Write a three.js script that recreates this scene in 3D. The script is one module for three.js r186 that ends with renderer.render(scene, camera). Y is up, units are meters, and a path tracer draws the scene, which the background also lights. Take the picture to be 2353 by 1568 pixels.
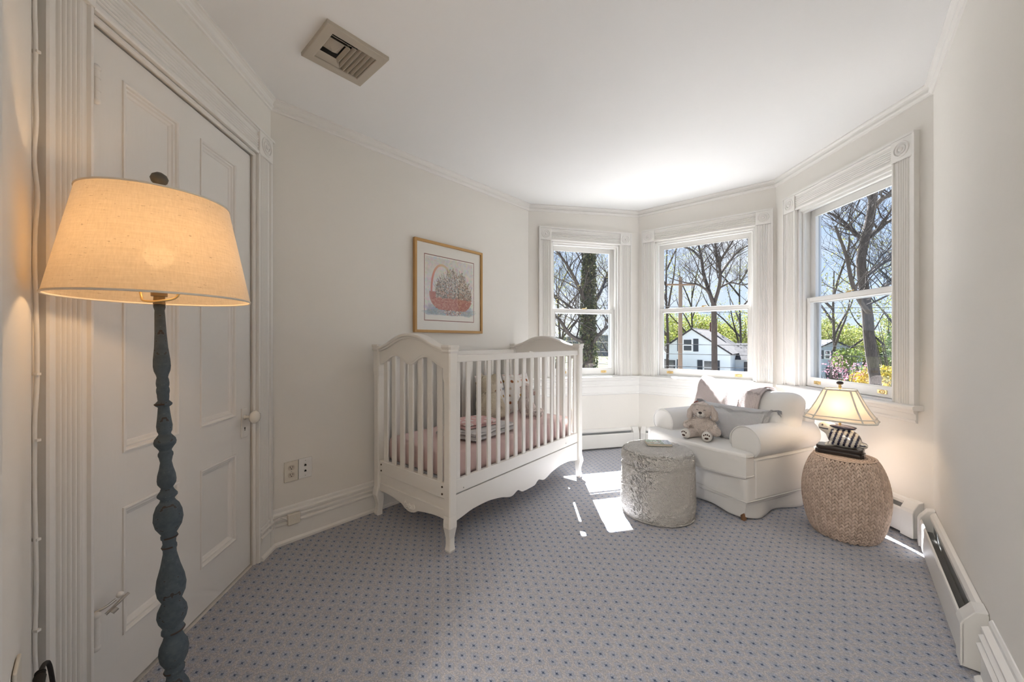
import * as THREE from 'three';
import { mergeGeometries, mergeVertices } from 'three/addons/utils/BufferGeometryUtils.js';
import { RoundedBoxGeometry } from 'three/addons/geometries/RoundedBoxGeometry.js';
import { MarchingCubes } from 'three/addons/objects/MarchingCubes.js';

// ---------- camera, sky, sun, exposure ----------
const scene = new THREE.Scene();
const FOCAL = 860, EYE = 1.1;                       // focal length in pixels of the 2353 x 1568 frame
const camera = new THREE.PerspectiveCamera(2 * Math.atan(784 / FOCAL) * 180 / Math.PI, 2353 / 1568, 0.02, 400);
camera.position.set(0, EYE, 0);
camera.lookAt(0, EYE, -1);
const renderer = new THREE.WebGLRenderer({ antialias: true });
renderer.toneMapping = THREE.LinearToneMapping;
renderer.toneMappingExposure = 1.72;
renderer.shadowMap.enabled = true;

function rngOf(seed) { let s = seed | 0; return () => { s = (s + 0x6d2b79f5) | 0; let t = Math.imul(s ^ (s >>> 15), 1 | s); t = (t + Math.imul(t ^ (t >>> 7), 61 | t)) ^ t; return ((t ^ (t >>> 14)) >>> 0) / 4294967296; }; }
const hash = (x, y, s) => { let h = Math.imul(x | 0, 374761393) ^ Math.imul(y | 0, 668265263) ^ Math.imul(s | 0, 1442695041); h = Math.imul(h ^ (h >>> 13), 1274126177); return ((h ^ (h >>> 16)) >>> 0) / 4294967296; };
const wrap = (a, n) => ((a % n) + n) % n;
function vnoise(x, y, per, s) {                      // value noise that tiles after `per` cells
  const ix = Math.floor(x), iy = Math.floor(y), fx = x - ix, fy = y - iy, u = fx * fx * (3 - 2 * fx), v = fy * fy * (3 - 2 * fy);
  const g = (a, b) => hash(wrap(a, per), wrap(b, per), s);
  return (g(ix, iy) * (1 - u) + g(ix + 1, iy) * u) * (1 - v) + (g(ix, iy + 1) * (1 - u) + g(ix + 1, iy + 1) * u) * v;
}
const fbm = (x, y, per, s, o = 4) => { let a = 0.5, r = 0, k = 1; for (let i = 0; i < o; i++) { r += a * vnoise(x * k, y * k, per * k, s + i); a *= 0.5; k *= 2; } return r; };

{ // a clear spring sky with thin high cloud, the same all the way round
  const w = 1024, h = 512, data = new Float32Array(w * h * 4);
  for (let j = 0; j < h; j++) for (let i = 0; i < w; i++) {
    const el = ((j + 0.5) / h - 0.5) * Math.PI, s = Math.max(0, Math.sin(el)), k = Math.pow(s, 0.55);
    const cl = Math.max(0, fbm(i / w * 24, s * 9, 24, 5, 5) - 0.45) * 2.2 * (1 - k * 0.6);
    const o = (j * w + i) * 4, lo = [0.74, 0.87, 1.0], hi = [0.18, 0.38, 0.82];
    for (let c = 0; c < 3; c++) { const v = lo[c] + (hi[c] - lo[c]) * k; data[o + c] = (v + (0.98 - v) * Math.min(1, cl)) * 0.68; }
    data[o + 3] = 1;
  }
  const t = new THREE.DataTexture(data, w, h, THREE.RGBAFormat, THREE.FloatType);
  t.mapping = THREE.EquirectangularReflectionMapping; t.magFilter = THREE.LinearFilter; t.needsUpdate = true;
  scene.background = t;
}
const sun = new THREE.DirectionalLight(new THREE.Color().setRGB(0.98, 0.99, 1.0), 26);
{ const d = new THREE.Vector3(0.02, 1.17, -1).normalize().multiplyScalar(40); sun.position.copy(d); sun.target.position.set(0, 0, -3); sun.position.add(sun.target.position); }
sun.castShadow = true; sun.shadow.mapSize.set(4096, 4096); sun.shadow.radius = 1;
Object.assign(sun.shadow.camera, { left: -30, right: 40, top: 40, bottom: -20, near: 0.5, far: 140 });
scene.add(sun, sun.target);
const UNSEEN_LANDING = 4.7;                                 // unseen lamp behind the camera, brightens the crib end and near faces, candela

// ---------- helpers ----------
const V = (x, y, z) => new THREE.Vector3(x, y, z);
const clamp = (x, a, b) => Math.min(b, Math.max(a, x));
const lerp = (a, b, t) => a + (b - a) * t;
const sm = (a, b, x) => { const t = clamp((x - a) / (b - a), 0, 1); return t * t * (3 - 2 * t); };
const at = (px, py, d) => V((px - 1176.5) / FOCAL * d, EYE - (py - 784) / FOCAL * d, -d);   // a place read off the photograph at distance d
const used = new Map();
const numbered = (n) => { const k = used.get(n) ?? 0; used.set(n, k + 1); return k ? n + '_' + String(k).padStart(3, '0') : n; };
function metric(g) {                                  // uv in metres, from the dominant side of each face
  const p = g.attributes.position, n = g.attributes.normal, uv = new Float32Array(p.count * 2);
  for (let i = 0; i < p.count; i++) {
    const ax = Math.abs(n.getX(i)), ay = Math.abs(n.getY(i)), az = Math.abs(n.getZ(i));
    const [u, v] = ay > ax && ay > az ? [p.getX(i), p.getZ(i)] : ax > az ? [p.getZ(i), p.getY(i)] : [p.getX(i), p.getY(i)];
    uv[i * 2] = u; uv[i * 2 + 1] = v;
  }
  g.setAttribute('uv', new THREE.BufferAttribute(uv, 2));
  return g;
}
function join(list) {
  const l = [].concat(list).flat(Infinity).map((g) => { const q = g.index ? g.toNonIndexed() : g.clone(); for (const k of Object.keys(q.attributes)) if (!['position', 'normal', 'uv', 'color'].includes(k)) q.deleteAttribute(k); if (!q.attributes.normal) q.computeVertexNormals(); if (!q.attributes.uv) metric(q); return q; });
  const hasC = l.some((g) => g.attributes.color);
  if (hasC) for (const g of l) if (!g.attributes.color) g.setAttribute('color', new THREE.BufferAttribute(new Float32Array(g.attributes.position.count * 3).fill(1), 3));
  for (const g of l) { g.morphAttributes = {}; g.clearGroups(); }
  return l.length === 1 ? l[0] : mergeGeometries(l);
}
function mesh(name, geo, mat, parent = scene, keepUv = false) {
  const g = Array.isArray(geo) ? join(geo) : geo;
  if (!keepUv) { if (!g.attributes.normal) g.computeVertexNormals(); metric(g); }
  const m = new THREE.Mesh(g, mat);
  m.name = parent === scene ? numbered(name) : name; m.castShadow = m.receiveShadow = true;
  parent.add(m); return m;
}
function tag(o, label, category, group, kind) { o.userData.label = label; o.userData.category = category; if (group) o.userData.group = group; if (kind) o.userData.kind = kind; return o; }
function thing(name, label, category, pos = [0, 0, 0], turn = 0, group, kind) { const o = new THREE.Group(); o.name = numbered(name); o.position.set(...pos); o.rotation.y = turn; scene.add(o); return tag(o, label, category, group, kind); }
const box = (w, h, d, x = 0, y = 0, z = 0) => new THREE.BoxGeometry(w, h, d).translate(x, y, z);
const rbox = (w, h, d, r, x = 0, y = 0, z = 0, s = 2) => new RoundedBoxGeometry(w, h, d, s, Math.min(r, w / 2.01, h / 2.01, d / 2.01)).translate(x, y, z);
const cyl = (r1, r2, h, x = 0, y = 0, z = 0, s = 20) => new THREE.CylinderGeometry(r1, r2, h, s).translate(x, y, z);
const ball = (r, x, y, z, s = 14) => new THREE.SphereGeometry(r, s, Math.ceil(s * 0.7)).translate(x, y, z);
const lathe = (pts, s = 40) => new THREE.LatheGeometry(pts.map(([r, y]) => new THREE.Vector2(Math.max(r, 0.0001), y)), s);
const path = (pts) => { const s = new THREE.Shape(); pts.forEach(([x, y], i) => (i ? s.lineTo(x, y) : s.moveTo(x, y))); return s; };
const extr = (pts, depth, bevel = 0, holes = [], seg = 2) => { const s = Array.isArray(pts) ? path(pts) : pts; for (const h of holes) s.holes.push(Array.isArray(h) ? path(h) : h); return new THREE.ExtrudeGeometry(s, { depth, bevelEnabled: bevel > 0, bevelSize: bevel, bevelThickness: bevel, bevelSegments: seg, bevelOffset: -bevel, curveSegments: 20 }); };
// a moulding whose section is [across, out]; along y or along x
const moldY = (prof, L, x, y, z = 0) => extr(prof.map(([a, o]) => [a, -o]), L).rotateX(-Math.PI / 2).translate(x, y, z);
const moldX = (prof, L, x, y, z = 0) => extr(prof.map(([a, o]) => [-o, a]), L).rotateY(Math.PI / 2).translate(x, y, z);
function sweep(pts, prof, closed, sign = 1) {        // section [inward, height] run along a path in the xy plane with mitred corners
  const n = pts.length, P = [], pos = [];
  for (let i = 0; i < n; i++) {
    const a = pts[(i - 1 + n) % n], b = pts[i], c = pts[(i + 1) % n];
    let d1 = closed || i > 0 ? [b[0] - a[0], b[1] - a[1]] : null, d2 = closed || i < n - 1 ? [c[0] - b[0], c[1] - b[1]] : null;
    d1 ??= d2; d2 ??= d1;
    const nr = (d) => { const l = Math.hypot(...d); return [-d[1] / l, d[0] / l]; }, n1 = nr(d1), n2 = nr(d2);
    let m = [n1[0] + n2[0], n1[1] + n2[1]]; const l = Math.hypot(...m); m = [m[0] / l, m[1] / l];
    const k = sign / Math.max(0.3, m[0] * n1[0] + m[1] * n1[1]);
    P.push(prof.map(([o, t]) => [b[0] + m[0] * o * k, b[1] + m[1] * o * k, t]));
  }
  const q = (a, b, c, d) => pos.push(...a, ...b, ...c, ...a, ...c, ...d);
  for (let i = 0; i < (closed ? n : n - 1); i++) for (let j = 0; j < prof.length - 1; j++) q(P[i][j], P[(i + 1) % n][j], P[(i + 1) % n][j + 1], P[i][j + 1]);
  if (!closed) for (const e of [P[0], P[n - 1]]) for (let j = 1; j < e.length - 1; j++) pos.push(...e[0], ...e[j], ...e[j + 1]);
  const g = new THREE.BufferGeometry(); g.setAttribute('position', new THREE.Float32BufferAttribute(pos, 3)); g.computeVertexNormals();
  return metric(g);
}
function tube(pts, r, seg = 24, rad = 8, closed = false) { return new THREE.TubeGeometry(new THREE.CatmullRomCurve3(pts.map((p) => (p.isVector3 ? p : V(...p))), closed), seg, r, rad, closed); }
function taper(pts, radii, sides = 6) {              // a limb whose radius changes from point to point
  const n = pts.length, pos = [], rings = [];
  let side = V(0.31, 0.13, 0.94);
  for (let i = 0; i < n; i++) {
    const d = pts[Math.min(n - 1, i + 1)].clone().sub(pts[Math.max(0, i - 1)]).normalize();
    side = side.clone().sub(d.clone().multiplyScalar(side.dot(d))).normalize();
    const up = d.clone().cross(side), ring = [];
    for (let k = 0; k < sides; k++) { const a = k / sides * Math.PI * 2; ring.push(pts[i].clone().addScaledVector(side, Math.cos(a) * radii[i]).addScaledVector(up, Math.sin(a) * radii[i])); }
    rings.push(ring);
  }
  const idx = [];
  for (const r of rings) for (const p of r) pos.push(p.x, p.y, p.z);
  for (let i = 0; i < n - 1; i++) for (let k = 0; k < sides; k++) { const a = i * sides + k, b = i * sides + (k + 1) % sides; idx.push(a, b, a + sides, b, b + sides, a + sides); }
  const g = new THREE.BufferGeometry(); g.setAttribute('position', new THREE.Float32BufferAttribute(pos, 3)); g.setIndex(idx); g.computeVertexNormals(); return g;
}
function grid(fn, nu, nv, thick = 0) {               // a cloth sheet, closed to a real thickness
  const pos = [], idx = [], top = [];
  for (let j = 0; j <= nv; j++) for (let i = 0; i <= nu; i++) top.push(fn(i / nu, j / nv));
  const g0 = new THREE.BufferGeometry(); g0.setAttribute('position', new THREE.Float32BufferAttribute(top.flatMap((p) => [p.x, p.y, p.z]), 3));
  const f = []; const w = nu + 1;
  for (let j = 0; j < nv; j++) for (let i = 0; i < nu; i++) { const a = j * w + i; f.push(a, a + 1, a + w, a + 1, a + w + 1, a + w); }
  g0.setIndex(f); g0.computeVertexNormals();
  const uv = []; for (let j = 0; j <= nv; j++) for (let i = 0; i <= nu; i++) uv.push(i / nu, j / nv);
  if (!thick) { g0.setAttribute('uv', new THREE.Float32BufferAttribute(uv, 2)); return g0; }
  const N = g0.attributes.normal, m = top.length;
  for (const p of top) pos.push(p.x, p.y, p.z);
  top.forEach((p, i) => pos.push(p.x - N.getX(i) * thick, p.y - N.getY(i) * thick, p.z - N.getZ(i) * thick));
  idx.push(...f); for (let i = 0; i < f.length; i += 3) idx.push(f[i] + m, f[i + 2] + m, f[i + 1] + m);
  const e = (a, b) => idx.push(a, a + m, b, b, a + m, b + m);
  for (let i = 0; i < nu; i++) { e(i, i + 1); e(nv * w + i + 1, nv * w + i); }
  for (let j = 0; j < nv; j++) { e((j + 1) * w, j * w); e(j * w + nu, (j + 1) * w + nu); }
  const g = new THREE.BufferGeometry(); g.setAttribute('position', new THREE.Float32BufferAttribute(pos, 3)); g.setAttribute('uv', new THREE.Float32BufferAttribute([...uv, ...uv], 2)); g.setIndex(idx); g.computeVertexNormals(); return g;
}
function mirror(g) { const q = (g.index ? g.toNonIndexed() : g).scale(-1, 1, 1); for (const k of ['position', 'uv']) { const a = q.attributes[k]; if (!a) continue; const n = a.itemSize; for (let i = 0; i < a.count; i += 3) for (let c = 0; c < n; c++) { const t = a.array[(i + 1) * n + c]; a.array[(i + 1) * n + c] = a.array[(i + 2) * n + c]; a.array[(i + 2) * n + c] = t; } } q.deleteAttribute('normal'); q.computeVertexNormals(); return q; }
function soft(w, h, d, r, n, fn) {                   // a stuffed block: rounded edges, then pushed about by fn
  const N = Array.isArray(n) ? n : [n, n, n], g = new THREE.BoxGeometry(w, h, d, ...N); g.deleteAttribute('uv'); g.deleteAttribute('normal');
  const q = mergeVertices(g, 1e-5), p = q.attributes.position, c = V(0, 0, 0), v = V(0, 0, 0);
  for (let i = 0; i < p.count; i++) {
    v.fromBufferAttribute(p, i);
    c.set(clamp(v.x, -w / 2 + r, w / 2 - r), clamp(v.y, -h / 2 + r, h / 2 - r), clamp(v.z, -d / 2 + r, d / 2 - r));
    const e = v.clone().sub(c), l = e.length(); if (l > 1e-6) v.copy(c).addScaledVector(e, r / l * Math.min(1, l / (r * 0.999)));
    if (fn) fn(v);
    p.setXYZ(i, v.x, v.y, v.z);
  }
  q.computeVertexNormals(); return q;
}
function cushion(w, h, t, n = 26, seed = 1, crease = 0.004, pull = 0.07) {
  const pos = [], idx = [], W = n + 1, uv = [];
  for (const s of [1, -1]) for (let j = 0; j <= n; j++) for (let i = 0; i <= n; i++) {
    const u = Math.sin((i / n - 0.5) * Math.PI), v = Math.sin((j / n - 0.5) * Math.PI);
    const f = Math.pow(Math.max(0, (1 - Math.pow(Math.abs(u), 2.6)) * (1 - Math.pow(Math.abs(v), 2.6))), 0.5);
    const wr = (fbm(u * 4 + 9, v * 4 + 9, 64, seed + (s > 0 ? 0 : 7)) - 0.47) * crease * 4 * Math.min(1, f * 2);
    pos.push(w / 2 * u * (1 - pull * (1 - v * v) * u * u), h / 2 * v * (1 - pull * (1 - u * u) * v * v), s * (t / 2 * f + (f > 0.01 ? wr : 0)));
    uv.push(w * u / 2, h * v / 2);
  }
  for (let s = 0; s < 2; s++) for (let j = 0; j < n; j++) for (let i = 0; i < n; i++) { const a = s * W * W + j * W + i; s ? idx.push(a, a + W, a + 1, a + 1, a + W, a + W + 1) : idx.push(a, a + 1, a + W, a + 1, a + W + 1, a + W); }
  let g = new THREE.BufferGeometry(); g.setAttribute('position', new THREE.Float32BufferAttribute(pos, 3)); g.setIndex(idx); g = mergeVertices(g, 1e-5); g.computeVertexNormals(); return g;
}
const len3 = (x, y, z) => Math.sqrt(x * x + y * y + z * z);
function blob(prims, cell, k = 0.02) {               // one continuous skin over tapered capsules [a, b, ra, rb] and ellipsoids {c, r}
  const lo = V(1e9, 1e9, 1e9), hi = V(-1e9, -1e9, -1e9);
  for (const p of prims) if (p.c) { lo.min(V(...p.c).sub(V(...p.r))); hi.max(V(...p.c).add(V(...p.r))); } else for (const [e, r] of [[p[0], p[2]], [p[1], p[3]]]) { lo.min(V(...e).subScalar(r)); hi.max(V(...e).addScalar(r)); }
  const mid = lo.clone().add(hi).multiplyScalar(0.5), ext = Math.max(hi.x - lo.x, hi.y - lo.y, hi.z - lo.z) + cell * 8, N = Math.ceil(ext / cell), half = ext / 2;
  const dist = (x, y, z) => {
    let d = 1e3;
    for (const p of prims) {
      let e;
      if (p.c) { const X = x - p.c[0], Y = y - p.c[1], Z = z - p.c[2], k0 = len3(X / p.r[0], Y / p.r[1], Z / p.r[2]), k1 = len3(X / p.r[0] ** 2, Y / p.r[1] ** 2, Z / p.r[2] ** 2); e = k1 < 1e-9 ? -Math.min(...p.r) : k0 * (k0 - 1) / k1; }
      else { const [a, b, ra, rb] = p, ax = b[0] - a[0], ay = b[1] - a[1], az = b[2] - a[2], t = clamp(((x - a[0]) * ax + (y - a[1]) * ay + (z - a[2]) * az) / (ax * ax + ay * ay + az * az + 1e-9), 0, 1); e = len3(x - a[0] - ax * t, y - a[1] - ay * t, z - a[2] - az * t) - lerp(ra, rb, t); }
      const h = Math.max(k - Math.abs(d - e), 0) / k; d = Math.min(d, e) - h * h * k * 0.25;
    }
    return d;
  };
  const mc = new MarchingCubes(N, new THREE.MeshStandardMaterial(), false, false, 120000); mc.isolation = 0;
  for (let z = 0; z < N; z++) for (let y = 0; y < N; y++) for (let x = 0; x < N; x++) mc.field[x + y * N + z * N * N] = -dist(mid.x + (x - N / 2) / (N / 2) * half, mid.y + (y - N / 2) / (N / 2) * half, mid.z + (z - N / 2) / (N / 2) * half);
  mc.update();
  let g = new THREE.BufferGeometry(); const a = new Float32Array(mc.count * 3);
  for (let i = 0; i < mc.count; i++) { a[i * 3] = mc.positionArray[i * 3] * half + mid.x; a[i * 3 + 1] = mc.positionArray[i * 3 + 1] * half + mid.y; a[i * 3 + 2] = mc.positionArray[i * 3 + 2] * half + mid.z; }
  g.setAttribute('position', new THREE.BufferAttribute(a, 3)); g = mergeVertices(g, cell * 0.02); g.computeVertexNormals(); return g;
}
const hash3 = (x, y, z, s) => hash(x + 7919 * z, y - 104729 * z, s);
function noise3(x, y, z, s) {
  const ix = Math.floor(x), iy = Math.floor(y), iz = Math.floor(z), f = [x - ix, y - iy, z - iz].map((t) => t * t * (3 - 2 * t)); let r = 0;
  for (let c = 0; c < 8; c++) { const a = c & 1, b = (c >> 1) & 1, d = c >> 2; r += hash3(ix + a, iy + b, iz + d, s) * (a ? f[0] : 1 - f[0]) * (b ? f[1] : 1 - f[1]) * (d ? f[2] : 1 - f[2]); }
  return r;
}
function fluff(g, amp, freq, seed) {                 // uneven plush surface
  const p = g.attributes.position, n = g.attributes.normal;
  for (let i = 0; i < p.count; i++) { const x = p.getX(i), y = p.getY(i), z = p.getZ(i), v = (0.65 * noise3(x * freq, y * freq, z * freq, seed) + 0.35 * noise3(x * freq * 2.1, y * freq * 2.1, z * freq * 2.1, seed + 1) - 0.5) * amp; p.setXYZ(i, x + n.getX(i) * v, y + n.getY(i) * v, z + n.getZ(i) * v); }
  g.computeVertexNormals(); return g;
}

// ---------- textures ----------
function tex(size, fn, repeat, color = false) {
  const data = new Uint8Array(size * size * 4);
  for (let j = 0; j < size; j++) for (let i = 0; i < size; i++) { const v = fn(i / size, j / size, i, j), o = (j * size + i) * 4; if (Array.isArray(v)) for (let c = 0; c < 3; c++) data[o + c] = clamp(v[c], 0, 255); else data[o] = data[o + 1] = data[o + 2] = clamp(v * 255, 0, 255); data[o + 3] = 255; }
  const t = new THREE.DataTexture(data, size, size); t.wrapS = t.wrapT = THREE.RepeatWrapping; t.magFilter = THREE.LinearFilter; t.minFilter = THREE.LinearMipmapLinearFilter; t.generateMipmaps = true;
  if (color) t.colorSpace = THREE.SRGBColorSpace; t.repeat.set(1 / repeat, 1 / repeat); t.needsUpdate = true; return t;
}
const T = {
  plaster: tex(512, (x, y) => fbm(x * 10, y * 10, 10, 3, 6), 0.9),
  brush: tex(256, (x, y) => fbm(x * 60, y * 6, 60, 8, 3) * 0.6 + 0.2, 0.35),
  weave: tex(256, (x, y, i, j) => 0.35 + 0.3 * Math.abs(Math.sin(x * Math.PI * 48)) * ((i >> 2) + (j >> 2) & 1) + 0.25 * fbm(x * 40, y * 40, 40, 11, 3), 0.06),
  fuzz: tex(512, (x, y) => { const w = fbm(x * 20, y * 20, 20, 19, 2); return clamp(1.6 * Math.abs(fbm(x * 44 + w * 3, y * 44 - w * 3, 44, 17, 3) - 0.42) * 2, 0, 1); }, 0.26),
  pile: tex(512, (x, y) => fbm(x * 120, y * 120, 120, 23, 3), 0.35),
  knit: tex(256, (x, y) => { const c = x * 12, r = y * 14, k = Math.abs((c % 1) - 0.5) * 2, s = ((r + k * 0.8) % 1); return clamp(0.25 + 0.75 * Math.sin(Math.PI * s) * Math.sin(Math.PI * (c * 2 % 1)), 0, 1); }, 0.11),
  gauze: tex(256, (x, y) => 0.5 + 0.28 * Math.sin(x * Math.PI * 64 + 3 * fbm(x * 6, y * 6, 6, 2)) + 0.28 * Math.sin(y * Math.PI * 64) + 0.2 * fbm(x * 9, y * 9, 9, 4), 0.17),
  bark: tex(256, (x, y) => 0.7 * fbm(x * 24, y * 6, 24, 31, 4) + 0.3 * fbm(x * 60, y * 30, 60, 33, 2), 0.8),
};
T.carpet = tex(1024, (x, y) => {
  const cx = x * 8, cy = y * 8, u = cx - Math.floor(cx) - 0.5, v = cy - Math.floor(cy) - 0.5, ci = Math.floor(cx), cj = Math.floor(cy);
  const n = fbm(x * 220, y * 220, 220, 41, 2), n2 = fbm(x * 90, y * 90, 90, 43, 3), wob = (fbm(x * 70, y * 70, 70, 45, 2) - 0.4) * 0.12;
  let c = [196, 196, 204];
  const mix = (b, k) => { c = c.map((a, i) => a + (b[i] - a) * k); };
  const e = Math.max(Math.abs(u), Math.abs(v)) + wob;
  mix([186, 194, 212], sm(0.36, 0.26, e) * 0.55);                       // bluish square
  const ring = Math.abs(Math.max(Math.abs(u) * 0.86 + Math.abs(v) * 0.3, Math.abs(v) * 0.86 + Math.abs(u) * 0.3) - 0.42) + wob * 0.4;
  mix([222, 214, 207], sm(0.085, 0.02, ring) * 0.5 * sm(0.3, 0.55, n2 + 0.12));   // oatmeal trellis
  const d = Math.min(Math.hypot(u - v, (u + v) * 0.32), Math.hypot(u + v, (u - v) * 0.32)) + wob * 0.35, far = Math.hypot(u, v) + (hash(ci, cj, 3) - 0.5) * 0.05;
  mix([92, 110, 142], sm(0.12, 0.03, d) * sm(0.21, 0.08, far) * 0.75);
  mix([62, 78, 106], sm(0.08, 0.03, far) * 0.7);
  const g = 0.72 + n * 0.42 + n2 * 0.22; return c.map((a) => a * g * 0.94);
}, 1, true);
T.linen = tex(512, (x, y) => { const t = fbm(x * 10, y * 160, 160, 51, 3) * 0.5 + fbm(x * 140, y * 30, 140, 53, 2) * 0.5, s = sm(0.68, 0.78, fbm(x * 30, y * 110, 110, 57, 3)); return [238 - 34 * t - 46 * s, 222 - 36 * t - 50 * s, 196 - 40 * t - 50 * s]; }, 0.3, true);
T.spots = tex(512, (x, y) => { const n = 6, i = Math.floor(x * n), j = Math.floor(y * n), k = hash(i, j, 77); let c = [240, 236, 232]; const cols = [[214, 128, 120], [176, 136, 70], [148, 150, 156], [226, 160, 166], [160, 96, 60]]; const ox = (j % 2) * 0.3 - 0.15, u = x * n - i - 0.5 - ox, v = y * n - j - 0.5; if (Math.hypot(u, v) < 0.2) c = cols[Math.floor(k * 5)]; return c; }, 0.34, true);
T.bunnies = tex(256, (x, y) => { const n = 5, i = Math.floor(x * n), j = Math.floor(y * n), u = x * n - i - 0.5, v = y * n - j - 0.5, k = hash(i, j, 7); return Math.hypot(u * 1.2, v) + (fbm(x * 20, y * 20, 20, 9) - 0.4) * 0.5 < 0.24 + k * 0.1 ? [246, 238, 234] : [232, 190, 186]; }, 0.3, true);
T.barkColor = tex(256, (x, y) => { const t = 0.7 * fbm(x * 24, y * 6, 24, 31, 4) + 0.3 * fbm(x * 60, y * 30, 60, 33, 2); return [44 + 56 * t, 40 + 50 * t, 38 + 46 * t]; }, 0.8, true);
T.distress = tex(512, (x, y) => { const a = fbm(x * 9, y * 9, 9, 61, 5), b = fbm(x * 34, y * 34, 34, 63, 4), s = sm(0.66, 0.69, a * 0.5 + b * 0.55), w = sm(0.72, 0.76, fbm(x * 60, y * 60, 60, 66, 3)); const c = [60 + 26 * b, 71 + 26 * b, 79 + 26 * b]; return c.map((v, i) => lerp(lerp(v, [48, 36, 32][i], s * 0.8), 170, w * 0.35)); }, 0.22, true);
T.lawn = tex(512, (x, y) => { const t = fbm(x * 30, y * 30, 30, 71, 5); return [88 + 60 * t, 100 + 50 * t, 56 + 34 * t]; }, 6, true);
T.shingle = tex(256, (x, y, i, j) => { const r = Math.floor(y * 16), c = Math.floor(x * 16 + (r % 2) * 0.5), k = hash(c % 16, r, 5); return [104 + 34 * k, 102 + 34 * k, 106 + 34 * k]; }, 4, true);

// ---------- materials ----------
const lin = (r, g, b) => new THREE.Color().setRGB(r, g, b);
const M = (color, roughness = 0.6, extra = {}) => new THREE.MeshPhysicalMaterial({ color, roughness, metalness: 0, ...extra });
const mWall = M(lin(0.84, 0.81, 0.76), 0.85, { bumpMap: T.plaster, bumpScale: 0.0012 });
const mCeil = M(lin(0.92, 0.92, 0.915), 0.9, { bumpMap: T.plaster, bumpScale: 0.0008 });
const mTrim = M(lin(0.85, 0.83, 0.795), 0.42, { bumpMap: T.brush, bumpScale: 0.0003 });
const mDoor = M(lin(0.84, 0.815, 0.78), 0.38, { bumpMap: T.brush, bumpScale: 0.0004 });
const mSash = M(lin(0.85, 0.84, 0.815), 0.4);
const mWhite = M(lin(0.86, 0.85, 0.83), 0.35);
const mHeater = M(lin(0.79, 0.775, 0.745), 0.35);
const mCrib = M(lin(0.87, 0.84, 0.79), 0.36);
const mAlu = M(lin(0.62, 0.64, 0.66), 0.4, { metalness: 0.6 });
const mDark = M(lin(0.012, 0.011, 0.01), 0.8);
const mBrass = M(lin(0.72, 0.53, 0.25), 0.28, { metalness: 1 });
const mSteel = M(lin(0.5, 0.48, 0.45), 0.35, { metalness: 1 });
const mGlass = new THREE.MeshPhysicalMaterial({ color: 0xffffff, roughness: 0, transmission: 1, thickness: 0, ior: 1.5 });
const mSlip = M(lin(0.83, 0.815, 0.79), 0.95, { bumpMap: T.weave, bumpScale: 0.0004, sheen: 0.3, sheenRoughness: 0.6 });

// ---------- the room: corners in plan as [x, distance in front of the camera] ----------
const C = { A: [-1.287, 1.996], B: [0.158, 3.641], C: [1.334, 3.937], D: [2.273, 3.224], E: [2.26, 2.007], F: [0.190, -0.3045], K: [-1.174, 0.9168] };
const ceilY = (x) => 2.422 + 0.0275 * x;             // the old ceiling runs up slightly to the right
const THICK = 0.17, VENT = { x: -0.756, d: 1.70, turn: Math.atan2(0.764, 0.645) };
function frameOf(a, b) {                              // wall seen from inside, a on its left: x along, y up, z into the room
  const dx = b[0] - a[0], dz = -(b[1] - a[1]), L = Math.hypot(dx, dz);
  return { a, b, L, turn: Math.atan2(-dz, dx), ux: dx / L, uz: dz / L, pos: [a[0], 0, -a[1]], xAt: (s) => a[0] + dx / L * s };
}
const WF = { left: frameOf(C.A, C.B), bay_left: frameOf(C.B, C.C), bay_middle: frameOf(C.C, C.D), bay_right: frameOf(C.D, C.E), right: frameOf(C.E, C.F), back: frameOf(C.F, C.K), door: frameOf(C.K, C.A) };
function onWall(name, label, category, fr, s, y, z = 0, group, kind) {
  const n = [-fr.uz * -1 * 0, 0, 0]; void n;
  const o = thing(name, label, category, [fr.a[0] + fr.ux * s + Math.sin(fr.turn) * z, y, -fr.a[1] + fr.uz * s + Math.cos(fr.turn) * z], fr.turn, group, kind);
  return o;
}
const OPEN = { bay_left: [0.231, 0.985, 0.735, 2.092], bay_middle: [0.165, 1.033, 0.735, 2.115], bay_right: [0.25, 1.015, 0.735, 2.14], door: [0.128, 0.928, -0.02, 2.015], back: [0.28, 1.10, 0, 2.03] };
const wallLabel = { left: 'long plain wall behind the crib and the framed picture', bay_left: 'bay wall around the narrow window beyond the crib', bay_middle: 'bay wall around the middle window behind the armchair', bay_right: 'bay wall around the window behind the table lamp', right: 'plain wall on the right above the long heater', back: 'sliver of wall at the far left edge beside the door', door: 'diagonal wall that holds the panelled door' };
for (const [k, fr] of Object.entries(WF)) {
  const e = 0.075, o = OPEN[k], y0 = -0.1;
  const pts = [[-e, y0], [fr.L + e, y0], [fr.L + e, ceilY(fr.xAt(fr.L + e))], [-e, ceilY(fr.xAt(-e))]];
  const holes = o ? [k === 'door' || k === 'back' ? [[o[0], 0.0], [o[1], 0.0], [o[1], o[3]], [o[0], o[3]]] : [[o[0], o[2]], [o[1], o[2]], [o[1], o[3]], [o[0], o[3]]]] : [];
  const w = mesh('wall_' + k, extr(pts, THICK, 0, holes).translate(0, 0, -THICK), mWall);
  w.position.set(...fr.pos); w.rotation.y = fr.turn; tag(w, wallLabel[k], 'wall', null, 'structure');
}
const ring = ['A', 'B', 'C', 'D', 'E', 'F', 'K'].map((k) => C[k]);
function slab(pts, out) { // polygon grown outward
  const cx = pts.reduce((a, p) => a + p[0], 0) / pts.length, cy = pts.reduce((a, p) => a + p[1], 0) / pts.length;
  return pts.map(([x, y]) => { const l = Math.hypot(x - cx, y - cy); return [x + (x - cx) / l * out, y + (y - cy) / l * out]; });
}
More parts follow.
